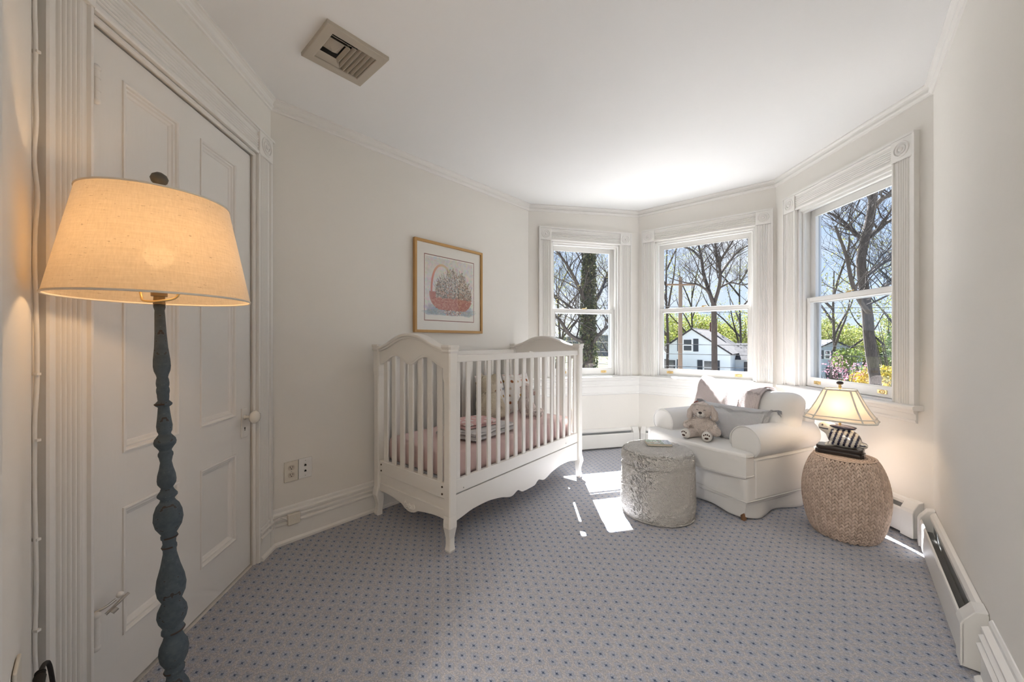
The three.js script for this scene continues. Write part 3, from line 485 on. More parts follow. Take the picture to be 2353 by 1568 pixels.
function foldedStack(name, label, group, pos, turn, w, d, t, n, mat, seed) {
  const g = thing(name, label, 'blanket', pos, turn, group), h = t / n;
  for (let i = 0; i < n; i++) mesh('fold', soft(w * (1 - i * 0.02), h * 0.98, d * (1 - i * 0.025), h * 0.42, [24, 4, 20], (v) => { v.y += h * (i + 0.5) + (fbm(v.x * 10 + 30, v.z * 10 + 30 + i * 5, 999, seed) - 0.47) * 0.008 * Math.min(1, i); v.x += (fbm(v.z * 8 + 20, i * 7 + 3, 999, seed + 3) - 0.47) * 0.03; v.z += (fbm(v.x * 8 + 20, i * 9 + 3, 999, seed + 5) - 0.47) * 0.02; }), mat, g);
  return g;
}
{
  const knitW = M(lin(0.84, 0.80, 0.78), 0.95, { bumpMap: T.knit, bumpScale: 0.002 });
  foldedStack('folded_blanket', 'folded off white knitted blanket lying on the pink mattress', null, cribAt(0.44, 0.505, -0.23), CRIB.turn + 0.08, 0.42, 0.33, 0.052, 2, knitW, 3);
  foldedStack('folded_cloth', 'folded pink and white printed cloth on the knitted blanket', null, cribAt(0.41, 0.56, -0.24), CRIB.turn - 0.15, 0.27, 0.23, 0.03, 2, M(0xffffff, 0.95, { map: T.bunnies, bumpMap: T.weave, bumpScale: 0.0004 }), 9);
  const spots = M(0xffffff, 0.95, { map: T.spots, bumpMap: T.weave, bumpScale: 0.0003 });
  const pillow = (label, x, z, y, tilt, turn, w, h) => { const g = thing('spotted_pillow', label, 'pillow', cribAt(x, y, z), CRIB.turn + turn, 'spotted pillows in the crib'), m = mesh('cover', cushion(w, h, 0.12, 24, 4, 0.005, 0.1).rotateX(tilt).translate(0, h / 2 * Math.cos(tilt), 0), spots, g); return m; };
  pillow('white spotted pillow at the back of the crib beside the cream bear', 0.93, -0.54, 0.508, -0.26, 0.0, 0.31, 0.33);
  pillow('white spotted pillow leaning behind the small pink lamb', 1.19, -0.47, 0.508, -0.3, -0.12, 0.30, 0.33);
}
const mNose = M(lin(0.03, 0.02, 0.018), 0.35), mEye = M(lin(0.01, 0.01, 0.01), 0.1);
{ // cream bear, seated, seen from its side
  const m = M(lin(0.83, 0.74, 0.58), 1, { bumpMap: T.fuzz, bumpScale: 0.004, sheen: 0.5, sheenRoughness: 0.5 });
  const g = thing('teddy_bear', 'cream teddy bear with a ribbon bow sitting in the crib', 'soft toy', cribAt(0.745, 0.513, -0.42), CRIB.turn + Math.PI / 2 + 0.25);
  mesh('body', fluff(blob([{ c: [0, 0.105, 0], r: [0.088, 0.115, 0.085] }, { c: [0, 0.262, 0.018], r: [0.072, 0.068, 0.068] }, { c: [0, 0.243, 0.075], r: [0.036, 0.03, 0.034] }, { c: [-0.062, 0.315, 0], r: [0.028, 0.03, 0.016] }, { c: [0.062, 0.315, 0], r: [0.028, 0.03, 0.016] }, [[-0.075, 0.165, 0.02], [-0.085, 0.06, 0.09], 0.03, 0.034], [[0.075, 0.165, 0.02], [0.085, 0.06, 0.09], 0.03, 0.034], [[-0.06, 0.04, 0.02], [-0.085, 0.036, 0.14], 0.042, 0.035], [[0.06, 0.04, 0.02], [0.085, 0.036, 0.14], 0.042, 0.035]], 0.008, 0.02), 0.005, 90, 3), m, g);
  for (const s of [-1, 1]) mesh('eye', ball(0.006, s * 0.032, 0.275, 0.076, 10), mEye, g);
  mesh('nose', new THREE.SphereGeometry(0.011, 10, 8).scale(1.2, 0.8, 0.7).translate(0, 0.25, 0.108), mNose, g);
  mesh('ribbon_bow', [tube([[0.0, 0.205, 0.075], [0.04, 0.225, 0.07], [0.045, 0.2, 0.072], [0, 0.2, 0.077], [-0.045, 0.2, 0.072], [-0.04, 0.225, 0.07], [0, 0.205, 0.077]], 0.0045, 40, 6), tube([[0.004, 0.2, 0.078], [0.02, 0.165, 0.083], [0.03, 0.14, 0.086]], 0.004, 12, 6), tube([[-0.004, 0.2, 0.078], [-0.018, 0.16, 0.084], [-0.022, 0.135, 0.088]], 0.004, 12, 6)], M(lin(0.82, 0.72, 0.55), 0.5), g);
}
{ // small lamb
  const m = M(lin(0.86, 0.75, 0.70), 1, { bumpMap: T.fuzz, bumpScale: 0.004, sheen: 0.5 }), m2 = M(lin(0.62, 0.46, 0.41), 1, { bumpMap: T.fuzz, bumpScale: 0.003 });
  const g = thing('plush_lamb', 'small pale pink plush lamb with brown ears in the crib', 'soft toy', cribAt(1.055, 0.508, -0.30), CRIB.turn + 0.5);
  mesh('body', fluff(blob([{ c: [0, 0.085, 0], r: [0.058, 0.085, 0.055] }, { c: [0, 0.2, 0.012], r: [0.05, 0.056, 0.05] }, { c: [0, 0.182, 0.055], r: [0.028, 0.026, 0.026] }, [[-0.05, 0.13, 0.015], [-0.075, 0.04, 0.06], 0.02, 0.022], [[0.05, 0.13, 0.015], [0.085, 0.05, 0.06], 0.02, 0.022], [[-0.04, 0.028, 0.02], [-0.065, 0.026, 0.12], 0.028, 0.026], [[0.04, 0.028, 0.02], [0.07, 0.026, 0.115], 0.028, 0.026]], 0.0065, 0.014), 0.006, 110, 6), m, g);
  for (const s of [-1, 1]) { mesh('ear', new THREE.SphereGeometry(1, 12, 8).scale(0.036, 0.014, 0.01).rotateZ(-s * 0.35).translate(s * 0.07, 0.222, 0.01), m2, g); mesh('eye', ball(0.004, s * 0.02, 0.207, 0.062, 8), mEye, g); }
  mesh('muzzle', new THREE.SphereGeometry(1, 12, 8).scale(0.022, 0.018, 0.014).translate(0, 0.18, 0.072), m2, g);
}

// ---------- armchair ----------
function plump(v) {                                   // the loose back cushion: bulged, corners out, leaning back
  const k = Math.max(0, 1 - Math.pow(v.x / 0.35, 2)) * Math.max(0, 1 - Math.pow(v.y / 0.19, 2)), c = Math.pow(Math.abs(v.x) / 0.35, 3) * Math.pow(Math.abs(v.y) / 0.19, 3);
  v.z *= 1 + 0.25 * k; v.x *= 1 + 0.06 * c; v.y *= 1 + 0.08 * c;
  const a = 0.22, y = v.y, z = v.z; v.y = y * Math.cos(a) + z * Math.sin(a) + 0.555; v.z = z - y * Math.sin(a) * 1.3 - 0.13; v.x += 0.05; if (v.y > 0.5) v.z -= (v.y - 0.5) * 0.1;
  return v;
}
const CH = { pos: [1.583, 0, -2.753], turn: Math.atan2(-0.917, 0.398) };
const chairAt = (x, y, z) => { const c = Math.cos(CH.turn), s = Math.sin(CH.turn); return [CH.pos[0] + x * c + z * s, y, CH.pos[2] - x * s + z * c]; };
{
  const g = thing('armchair', 'white slipcovered armchair with rolled arms and pleated skirt', 'armchair', CH.pos, CH.turn);
  const wr = (v, amp, f, seed) => { v.x += (fbm(v.y * f + 20, v.z * f + 20, 999, seed) - 0.47) * amp; v.z += (fbm(v.x * f + 20, v.y * f + 60, 999, seed + 2) - 0.47) * amp; };
  // deck and front
  mesh('base', soft(0.79, 0.19, 0.72, 0.025, [36, 14, 32], (v) => { v.y += 0.19; v.z += 0.005 + (v.z > 0.3 ? (fbm(v.x * 16 + v.y * 9 + 30, v.y * 4 + 9, 999, 5) - 0.47) * 0.022 : 0); wr(v, 0.006, 7, 3); }), mSlip, g);
  for (const s of [-1, 1]) {
    const sh = new THREE.Shape(), r = 0.098, cx = 0.332, cy = 0.468;
    sh.moveTo(0.24, 0.14); sh.lineTo(0.24, cy - 0.03); sh.absarc(cx, cy, r, Math.PI * 1.1, -Math.PI * 0.32, true); sh.lineTo(0.396, 0.37); sh.lineTo(0.4, 0.14); sh.closePath();
    let a = extr(sh, 0.60, 0.014, [], 4).translate(0, 0, -0.325);
    if (s < 0) a = mirror(a);
    const arm = mesh('arm', a, mSlip, g);
    const pipe = sh.getPoints(16).map((p) => V(s * p.x, p.y, 0.287)).slice(1, -2);
    mesh('arm_piping', [tube(pipe, 0.0042, 80, 6)], mSlip, arm);
    mesh('arm_seam', [tube([[s * 0.398, 0.372, 0.26], [s * 0.4, 0.37, 0], [s * 0.398, 0.372, -0.3]], 0.003, 20, 5)], mSlip, arm);
  }
  // seat cushion, T shaped and crowned at the front
  { const sh = new THREE.Shape(); sh.moveTo(-0.25, -0.25); sh.lineTo(0.25, -0.25); sh.lineTo(0.252, 0.29); sh.lineTo(0.395, 0.295); sh.lineTo(0.4, 0.375); sh.quadraticCurveTo(0.2, 0.45, 0, 0.452); sh.quadraticCurveTo(-0.2, 0.45, -0.4, 0.375); sh.lineTo(-0.395, 0.295); sh.lineTo(-0.252, 0.29); sh.closePath();
    const c = extr(sh, 0.125, 0.016, [], 4).rotateX(Math.PI / 2).translate(0, 0.405, 0), p = c.attributes.position;
    const seat = mesh('seat_cushion', c, mSlip, g); void p;
    const line = sh.getPoints(20).map((q) => V(q.x, 0, q.y));
    for (const y of [0.402, 0.283]) mesh('piping', tube([...line.map((q) => V(q.x * 0.992, y, q.z * 0.992 + 0.0))], 0.0045, 160, 6, true), mSlip, seat);
    mesh('crown', soft(0.74, 0.05, 0.62, 0.022, [30, 4, 26], (v) => { const k = Math.max(0, 1 - Math.pow(v.x / 0.38, 2)) * Math.max(0, 1 - Math.pow(v.z / 0.32, 2)); v.x *= v.z < 0.21 ? 0.665 : lerp(0.665, 0.98, sm(0.21, 0.235, v.z)); v.y = 0.396 + (v.y > 0 ? 0.01 + 0.022 * k + (fbm(v.x * 8 + 20, v.z * 8 + 20, 99, 4) - 0.47) * 0.006 : -0.02); v.z += 0.085 + (v.z > 0.2 ? 0.03 * (1 - Math.pow(v.x / 0.4, 2)) : 0); }), mSlip, seat); }
  mesh('back', soft(0.76, 0.52, 0.15, 0.06, [34, 28, 10], (v) => { v.y += 0.40; v.z += -0.285 - (v.y - 0.14) * 0.1; wr(v, 0.008, 6, 9); }), mSlip, g);
  mesh('back_cushion', soft(0.70, 0.38, 0.19, 0.085, [44, 30, 14], (v) => { plump(v); wr(v, 0.008, 6, 15); }), mSlip, g);
  // skirt with inverted pleats at the corners
  const skirt = (x0, z0, x1, z1, seed) => { const n = V(z1 - z0, 0, -(x1 - x0)).normalize().multiplyScalar(-1); return grid((u, v) => { const y = lerp(0.13, 0.014 + 0.006 * Math.sin(u * 9 + seed), v), e = Math.min(u, 1 - u), out = 0.008 + v * (0.02 + 0.016 * Math.sin(u * 11 + seed) * Math.min(1, e * 8) + 0.012 * (fbm(u * 7 + seed, 3, 99, seed) - 0.45)); const lift = v * 0.012 * Math.exp(-e * 30); const w = lerp(v * 0.04, 1 - v * 0.04, u); return V(lerp(x0, x1, w) - n.x * out, y + lift, lerp(z0, z1, w) - n.z * out); }, 40, 8, 0.005); };
  mesh('skirt', skirt(-0.392, 0.362, 0.392, 0.362, 1), mSlip, g);
  mesh('skirt', skirt(0.392, 0.36, 0.4, -0.35, 3), mSlip, g);
  mesh('skirt', skirt(-0.4, -0.35, -0.392, 0.36, 5), mSlip, g);
  mesh('skirt_seam', [tube([[-0.402, 0.132, 0.372], [0.402, 0.132, 0.372]], 0.0035, 4, 5), tube([[0.402, 0.132, 0.372], [0.408, 0.132, -0.35]], 0.0035, 4, 5), tube([[-0.402, 0.132, 0.372], [-0.408, 0.132, -0.35]], 0.0035, 4, 5)], mSlip, g);
  for (const x of [-1, 1]) for (const z of [-0.31, 0.33]) mesh('leg', new THREE.CylinderGeometry(0.022, 0.016, 0.13, 4).rotateY(0.785).translate(x * 0.355, 0.066, z), M(lin(0.22, 0.11, 0.05), 0.4), g);
}
{ // throw over the back cushion, following its shape
  const g = thing('throw_blanket', 'thin pink gauze throw draped over the armchair back', 'blanket', CH.pos, CH.turn);
  const m = M(lin(0.84, 0.73, 0.71), 0.95, { bumpMap: T.gauze, bumpScale: 0.004 });
  const outline = (t, e) => { // front, over the top, down the back of the cushion's section, e outside it
    const hy = 0.19 + e, hz = 0.095 + e, r = 0.085, a = 0.30, arc = r * Math.PI / 2, total = a + arc * 2 + 2 * (hz - r) + 0.2; let q = t * total;
    if (q < a) return [hy - r - a + q, hz]; q -= a;
    if (q < arc) { const w = q / r; return [hy - r + Math.sin(w) * r, hz - r + Math.cos(w) * r]; } q -= arc;
    if (q < 2 * (hz - r)) return [hy, hz - r - q]; q -= 2 * (hz - r);
    if (q < arc) { const w = q / r; return [hy - r + Math.cos(w) * r, -(hz - r) - Math.sin(w) * r]; } q -= arc;
    return [hy - r - q, -hz];
  };
  const sheet = (off, seed, lo, hi, x0, x1) => grid((u, v) => {
    const t = clamp(lerp(lo, hi, v) + (fbm(u * 3 + seed, 4, 99, seed) - 0.47) * 0.03, 0, 1), fold = Math.pow(fbm(u * 7 + v * 1.5 + 5, v * 3 + seed, 99, seed + 5), 2) * 0.028;
    const [y, z] = outline(t, 0.012 + off + fold), x = lerp(x0, x1, u) + (1 - v) * 0.09 * (u - 0.2) + (fbm(v * 4 + seed, u * 2, 99, seed + 3) - 0.47) * 0.02;
    return plump(V(clamp(x, -0.36, 0.36), y, z));
  }, 50, 60, 0.004);
  mesh('cloth', [sheet(0.006, 3, 0.04, 0.98, -0.345, 0.09)], m, g);
  mesh('folded_edge', [sheet(0.001, 8, 0.07, 0.95, -0.05, 0.105)], m, g);
}
{ // knitted cushion with tassels
  const p = chairAt(0.105, 0.418, 0.095), g = thing('knitted_cushion', 'pale grey knitted lumbar cushion with tassels on the armchair', 'cushion', p, CH.turn + 0.12), m = M(lin(0.86, 0.85, 0.86), 0.95, { bumpMap: T.knit, bumpScale: 0.006 });
  const W = 0.46, H = 0.25, tilt = -0.45;
  const lift = (geo) => geo.rotateX(tilt).translate(0, H / 2 * Math.cos(tilt), 0.0);
  mesh('cover', lift(cushion(W, H, 0.13, 30, 8, 0.004, 0.05)), m, g);
  const r = rngOf(8);
  for (const [sx, sy] of [[1, 1], [-1, 1], [1, -1], [-1, -1]]) { const th = []; for (let i = 0; i < 11; i++) { const a = r() * 0.05 - 0.025, b = r() * 0.03 - 0.015; th.push(tube([[sx * W / 2 * 0.97, sy * H / 2 * 0.96, 0], [sx * (W / 2 + 0.03), sy * H / 2 + 0.006 + a * 0.3, b], [sx * (W / 2 + 0.055), sy * H / 2 - 0.012 + a, b * 1.5 + 0.01]], 0.0022, 8, 4)); } th.push(ball(0.009, sx * W / 2 * 0.99, sy * H / 2 * 0.99, 0, 8)); mesh('tassel', lift(join(th)), m, g); }
}
{ // plush dog on the seat
  const m = M(lin(0.76, 0.66, 0.60), 1, { bumpMap: T.fuzz, bumpScale: 0.005, sheen: 0.5, sheenRoughness: 0.5 }), pale = M(lin(0.80, 0.76, 0.71), 1, { bumpMap: T.fuzz, bumpScale: 0.002 }), brown = M(lin(0.07, 0.03, 0.02), 0.8);
  const g = thing('plush_dog', 'pink beige plush puppy sitting on the white armchair seat', 'soft toy', chairAt(0.01, 0.424, 0.265), CH.turn + 0.5); g.scale.setScalar(0.94);
  mesh('body', fluff(blob([{ c: [0, 0.082, 0], r: [0.072, 0.088, 0.066] }, { c: [0, 0.2, 0.014], r: [0.066, 0.064, 0.06] }, { c: [0, 0.178, 0.06], r: [0.03, 0.026, 0.024] }, [[-0.06, 0.12, 0.012], [-0.1, 0.085, 0.035], 0.024, 0.03], [[0.06, 0.12, 0.012], [0.098, 0.055, 0.04], 0.024, 0.032], [[-0.045, 0.034, 0.03], [-0.085, 0.032, 0.115], 0.034, 0.032], [[0.04, 0.034, 0.03], [0.052, 0.034, 0.125], 0.034, 0.034]], 0.0065, 0.014), 0.005, 110, 9), m, g);
  for (const s of [-1, 1]) {
    mesh('ear', fluff(blob([[[s * 0.062, 0.232, 0.008], [s * 0.08, 0.185, 0.012], 0.014, 0.022], [[s * 0.08, 0.185, 0.012], [s * 0.084, 0.15, 0.016], 0.022, 0.024]], 0.006, 0.01), 0.003, 120, 4), m, g);
    mesh('eye', new THREE.TorusGeometry(0.006, 0.0014, 5, 12, 2.8).translate(s * 0.024, 0.208, 0.071), mEye, g);
  }
  mesh('muzzle', new THREE.SphereGeometry(1, 16, 12).scale(0.03, 0.026, 0.022).translate(0, 0.178, 0.067), pale, g);
  mesh('nose', new THREE.SphereGeometry(1, 12, 8).scale(0.0125, 0.009, 0.007).translate(0, 0.193, 0.086), mNose, g);
  mesh('mouth', [tube([[0, 0.186, 0.089], [0, 0.172, 0.09]], 0.0012, 4, 5), tube([[-0.013, 0.17, 0.085], [0, 0.168, 0.09], [0.013, 0.17, 0.085]], 0.0012, 10, 5)], mNose, g);
  for (const [x, z, t] of [[-0.089, 0.125, -0.42], [0.053, 0.135, 0.1]]) { const o = new THREE.Group(); o.name = 'foot'; g.add(o); o.position.set(x, 0.036, z); o.rotation.y = t; mesh('sole', new THREE.SphereGeometry(1, 16, 10).scale(0.034, 0.036, 0.026), pale, o); for (const [a, b, r] of [[0, -0.008, 0.0105], [-0.017, 0.011, 0.005], [-0.006, 0.017, 0.005], [0.006, 0.017, 0.005], [0.017, 0.011, 0.005]]) mesh('paw_pad', new THREE.SphereGeometry(1, 10, 6).scale(r * (a ? 1 : 1.3), r * (a ? 1.2 : 0.75), 0.004).translate(a, b, 0.0245 * Math.sqrt(1 - (a * a + b * b) / 0.00125)), brown, o); }
  mesh('ear_tag', box(0.03, 0.006, 0.014, 0, 0, 0).rotateZ(0.45).translate(-0.042, 0.262, 0.02), M(lin(0.28, 0.07, 0.04), 0.6), g);
}

// ---------- pouf and book ----------
{
  const R = 0.226, g = thing('pouf', 'round cream fleece pouf in front of the armchair', 'ottoman', [0.937, 0, -2.415]), m = M(lin(0.79, 0.755, 0.71), 1, { bumpMap: T.fuzz, bumpScale: 0.008, sheen: 0.5, sheenRoughness: 0.5 });
  const skin = (prof, s) => { const l = lathe(prof, 240); l.deleteAttribute('uv'); let q = mergeVertices(l, 1e-4); q.computeVertexNormals(); return fluff(q, 0.011, 85, s); };
  const prof = []; for (const [r, y] of [[0, 0.004], [0.9, 0.004], [0.955, 0.014], [0.985, 0.04], [1.0, 0.09], [0.99, 0.16], [0.985, 0.22], [0.975, 0.285], [0.955, 0.302]]) prof.push([r * R, y * 1.08]);
  const fine = new THREE.SplineCurve(prof.map((p) => new THREE.Vector2(...p))).getPoints(110).map((p) => [p.x, p.y]);
  mesh('side', skin(fine, 3), m, g);
  const top = new THREE.SplineCurve([[0.94, 0.296], [0.975, 0.312], [0.985, 0.335], [0.955, 0.362], [0.86, 0.38], [0.6, 0.391], [0.3, 0.394], [0, 0.395]].map(([r, y]) => new THREE.Vector2(r * R, y * 1.08))).getPoints(50).map((p) => [p.x, p.y]);
  mesh('top', skin(top, 7), m, g);
  const b = thing('picture_book', 'small picture book with a green cover lying on the pouf', 'book', [0.948, 0.429, -2.43], -0.12);
  const cv = document.createElement('canvas'); cv.width = 256; cv.height = 160; const c = cv.getContext('2d'), r = rngOf(4);
  c.fillStyle = '#8aa08c'; c.fillRect(0, 0, 256, 160); for (let i = 0; i < 500; i++) { c.fillStyle = ['#5f8a55', '#9fb39a', '#b9c4c6', '#7d6a5c', '#4f7f63'][Math.floor(r() * 5)]; c.beginPath(); c.ellipse(r() * 180, r() * 160, 4 + r() * 14, 3 + r() * 8, r() * 3, 0, 7); c.fill(); }
  c.fillStyle = '#b4583c'; c.fillRect(20, 112, 120, 14); c.fillStyle = '#c9cdd4'; c.fillRect(176, 0, 80, 160); for (let i = 0; i < 60; i++) { c.fillStyle = ['#8d8f98', '#d9dbe0', '#5f626b'][Math.floor(r() * 3)]; c.beginPath(); c.ellipse(184 + r() * 70, r() * 160, 6, 5, 0, 0, 7); c.fill(); }
  const t = new THREE.CanvasTexture(cv); t.colorSpace = THREE.SRGBColorSpace;
  mesh('pages', box(0.146, 0.012, 0.098, 0, 0.008, 0), M(lin(0.72, 0.64, 0.52), 0.8), b);
  mesh('back_cover', rbox(0.15, 0.0024, 0.102, 0.001, 0, 0.0014, 0), M(lin(0.3, 0.33, 0.3), 0.4), b);
  const f = mesh('front_cover', rbox(0.15, 0.0024, 0.102, 0.001, 0, 0.0152, 0), M(lin(0.45, 0.5, 0.45), 0.3), b);
  mesh('cover_print', new THREE.PlaneGeometry(0.147, 0.099).rotateX(-Math.PI / 2).translate(0, 0.0166, 0), M(0xffffff, 0.3, { map: t, clearcoat: 0.6, clearcoatRoughness: 0.15 }), f, true);
}

// ---------- woven side table ----------
const TB = { x: 1.905, z: -2.145, h: 0.452 };
{
  const g = thing('woven_side_table', 'barrel shaped side table of braided tan water hyacinth', 'side table', [TB.x, 0, TB.z]);
  const prof = new THREE.SplineCurve([[0.138, 0.0], [0.156, 0.03], [0.174, 0.09], [0.187, 0.17], [0.19, 0.24], [0.183, 0.31], [0.168, 0.37], [0.15, 0.415], [0.136, 0.436]].map((p) => new THREE.Vector2(...p)));
  mesh('core', lathe([[0, 0.001], ...prof.getPoints(30).map((p) => [p.x - 0.008, p.y + 0.001]), [0.128, 0.442], [0, 0.442]], 48), M(lin(0.26, 0.185, 0.13), 0.95), g);
  const mats = [[0.63, 0.49, 0.40], [0.57, 0.44, 0.355], [0.68, 0.535, 0.44], [0.53, 0.405, 0.325]].map((c) => M(lin(...c), 0.75));
  const sg = new THREE.SphereGeometry(1, 6, 5), list = [], r = rngOf(12), cols = 44, rows = 23;
  const toCam = Math.atan2(-TB.z, -TB.x);
  for (let i = 0; i < cols; i++) for (let j = 0; j < rows; j++) for (const s of [-1, 1]) {
    const t = clamp((j + 0.5 + (i % 2) * 0.35) / rows, 0.012, 0.985), p = prof.getPointAt(t), tg = prof.getTangentAt(t), a = (i + 0.5 + s * 0.235) / cols * Math.PI * 2, k = p.x / 0.19;
    const m = new THREE.Matrix4(), rad = V(Math.cos(a), 0, Math.sin(a)), tan = V(-Math.sin(a), 0, Math.cos(a)), upv = rad.clone().multiplyScalar(tg.x).add(V(0, tg.y, 0)).normalize(), lean = s * 0.46;
    const ax = upv.clone().multiplyScalar(Math.cos(lean)).addScaledVector(tan, -Math.sin(lean)), out = tan.clone().cross(upv).normalize(); if (out.dot(rad) < 0) out.negate();
    const bx = ax.clone().cross(out).normalize();
    m.makeBasis(bx.multiplyScalar(0.0078 * k), ax.multiplyScalar(0.0155), out.clone().multiplyScalar(0.0062)).setPosition(rad.x * p.x + out.x * 0.001, p.y, rad.z * p.x + out.z * 0.001);
    let dA = Math.abs(a - ((toCam + Math.PI * 4) % (Math.PI * 2))); dA = Math.min(dA, Math.PI * 2 - dA);
    list.push({ m, key: dA + Math.abs(p.y - 0.25) * 0.8, mat: Math.floor(r() * 4) });
  }
  list.sort((a, b) => a.key - b.key);
  list.forEach((e, i) => { if (i < 296) { const q = new THREE.Mesh(sg, mats[e.mat]); q.name = 'strand'; q.applyMatrix4(e.m); g.add(q); } });
  for (let k = 0; k < 4; k++) { const rest = list.slice(296).filter((e) => e.mat === k).map((e) => sg.clone().applyMatrix4(e.m)); const q = mesh('braided_strands', rest, mats[k], g); q.userData.kind = 'stuff'; }
  for (let i = 0; i < 9; i++) { const rr = 0.134 - i * 0.015, y = 0.443 + (i === 0 ? -0.002 : 0.0), parts = []; const n = Math.max(6, Math.round(rr * Math.PI * 2 / 0.018)); for (let k = 0; k < n; k++) { const a = (k + (i % 2) * 0.5) / n * Math.PI * 2; parts.push(new THREE.SphereGeometry(1, 6, 4).scale(0.0068, 0.005, 0.0125).rotateY(-a + 0.45).translate(Math.cos(a) * rr, y, Math.sin(a) * rr)); } mesh('coil', parts, mats[i % 4], g); }
}
// ---------- rabbit lamp ----------
{
  const dir = Math.atan2(0.747, 0.665);               // the plinth's long side, turned to the photograph
  const g = thing('rabbit_lamp', 'table lamp with a blue striped ceramic rabbit and panelled shade', 'lamp', [1.897, TB.h - 0.0005, -2.165], -0.84); void dir;
  const wood = M(lin(0.022, 0.014, 0.011), 0.3), cut = (l, w, c) => [[-l + c, -w], [l - c, -w], [l, -w + c], [l, w - c], [l - c, w], [-l + c, w], [-l, w - c], [-l, -w + c]];
  const slabY = (l, w, c, y0, y1, b = 0.002) => extr(cut(l, w, c), y1 - y0, b).rotateX(-Math.PI / 2).translate(0, y0, 0);
  mesh('plinth', [slabY(0.106, 0.058, 0.016, 0, 0.014, 0.003), slabY(0.096, 0.049, 0.014, 0.012, 0.026), slabY(0.102, 0.054, 0.015, 0.026, 0.036, 0.004)], wood, g);
  // rabbit, crouching, head to the left
  const body = blob([{ c: [0.016, 0.092, 0], r: [0.074, 0.056, 0.048] }, { c: [0.048, 0.08, 0], r: [0.046, 0.044, 0.05] }, [[-0.03, 0.055, 0.018], [-0.055, 0.042, 0.018], 0.016, 0.011], [[-0.03, 0.055, -0.018], [-0.055, 0.042, -0.018], 0.016, 0.011], [[-0.03, 0.115, 0], [-0.05, 0.138, 0], 0.036, 0.032], { c: [-0.054, 0.142, 0], r: [0.044, 0.034, 0.034] }, { c: [0.1, 0.062, 0], r: [0.019, 0.018, 0.018] }], 0.0035, 0.008);
  { const p = body.attributes.position, col = new Float32Array(p.count * 3); for (let i = 0; i < p.count; i++) { const x = p.getX(i), y = p.getY(i); let n = 0; if (x > -0.05 && x < 0.085 && y > 0.05 && y < 0.142) n = Math.sin((x * 1.0 + (0.09 - y) * 0.28) * 260) > 0.1 ? 1 : 0; if (x >= 0.085) n = Math.sin(Math.atan2(p.getZ(i), p.getY(i) - 0.058) * 6) > 0.55 ? 1 : 0; if (x <= -0.05 && y > 0.1) n = Math.abs(y - 0.136) < 0.003 || Math.hypot(x + 0.075, y - 0.156) < 0.005 ? 1 : 0; const c = n ? [0.018, 0.02, 0.055] : [0.78, 0.75, 0.68]; col.set(c, i * 3); } body.setAttribute('color', new THREE.BufferAttribute(col, 3)); }
  const glaze = M(0xffffff, 0.12, { vertexColors: true, clearcoat: 1, clearcoatRoughness: 0.04 });
  mesh('rabbit', body, glaze, g);
  for (const s of [-1, 1]) mesh('ear', new THREE.SphereGeometry(1, 16, 10).scale(0.06, 0.011, 0.018).rotateZ(-0.05).translate(0.012, 0.154, s * 0.022), M(lin(0.02, 0.022, 0.06), 0.12, { clearcoat: 1 }), g);
  mesh('stem', [cyl(0.006, 0.006, 0.06, 0, 0.155, 0, 12), cyl(0.012, 0.014, 0.012, 0, 0.138, 0, 16), tube([[0, 0.18, 0.004], [0.03, 0.2, 0.004], [0.036, 0.27, 0.002], [0, 0.372, 0]], 0.0018, 20, 6), tube([[0, 0.18, 0.004], [-0.03, 0.2, 0.004], [-0.036, 0.27, 0.002], [0, 0.372, 0]], 0.0018, 20, 6)], mBrass, g);
  const yb = 0.198, yt = 0.368, B = cut(0.158, 0.108, 0.048), Tp = cut(0.07, 0.05, 0.02), shadeM = M(lin(0.86, 0.78, 0.66), 0.95, { transmission: 0.42, thickness: 0, bumpMap: T.weave, bumpScale: 0.0003 }), trimM = M(lin(0.80, 0.77, 0.70), 0.8);
  const P = (a, y) => V(a[0], y, a[1]), bend = (a, b, t) => { const k = t - 0.11 * Math.sin(t * Math.PI); return V(lerp(a[0], b[0], t) * (1 - 0.0), lerp(yb, yt, t), lerp(a[1], b[1], t)).multiply(V(1 - 0.05 * Math.sin(t * Math.PI), 1, 1 - 0.05 * Math.sin(t * Math.PI))).setY(lerp(yb, yt, t)), V(lerp(a[0], b[0], t) * (1 - 0.06 * Math.sin(t * Math.PI)) + k * 0, lerp(yb, yt, t), lerp(a[1], b[1], t) * (1 - 0.06 * Math.sin(t * Math.PI))); };
  for (let i = 0; i < 8; i++) {
    const j = (i + 1) % 8;
    mesh('shade_panel', grid((u, v) => { const a = bend(B[i], Tp[i], v), b = bend(B[j], Tp[j], v); return a.lerp(b, u); }, 6, 10), shadeM, g);
    mesh('shade_rib', tube(Array.from({ length: 9 }, (_, k) => bend(B[i], Tp[i], k / 8)), 0.0042, 16, 6), trimM, g);
  }
  const loop = (poly, y, k = 1, r = 0.0048) => tube([...poly.flatMap((a, i) => { const b = poly[(i + 1) % 8]; return [0, 0.33, 0.67].map((t) => V(lerp(a[0], b[0], t) * k, y, lerp(a[1], b[1], t) * k)); })], r, 120, 6, true);
  mesh('shade_hem', [loop(B, yb, 1), loop(B, yb + 0.02, 0.945, 0.003)], trimM, g);
  mesh('shade_top_trim', [loop(Tp, yt, 1)], trimM, g);
  mesh('finial', [lathe([[0.004, 0.372], [0.01, 0.376], [0.005, 0.381], [0.009, 0.386], [0.005, 0.392], [0.006, 0.398]], 16)], mBrass, g);
  mesh('finial_knob', new THREE.SphereGeometry(1, 16, 10).scale(0.0165, 0.011, 0.0165).translate(0, 0.406, 0), wood, g);
  const glow = new THREE.MeshStandardMaterial({ color: 0xfff1dc, emissive: new THREE.Color().setRGB(1, 0.72, 0.42), emissiveIntensity: 2 });
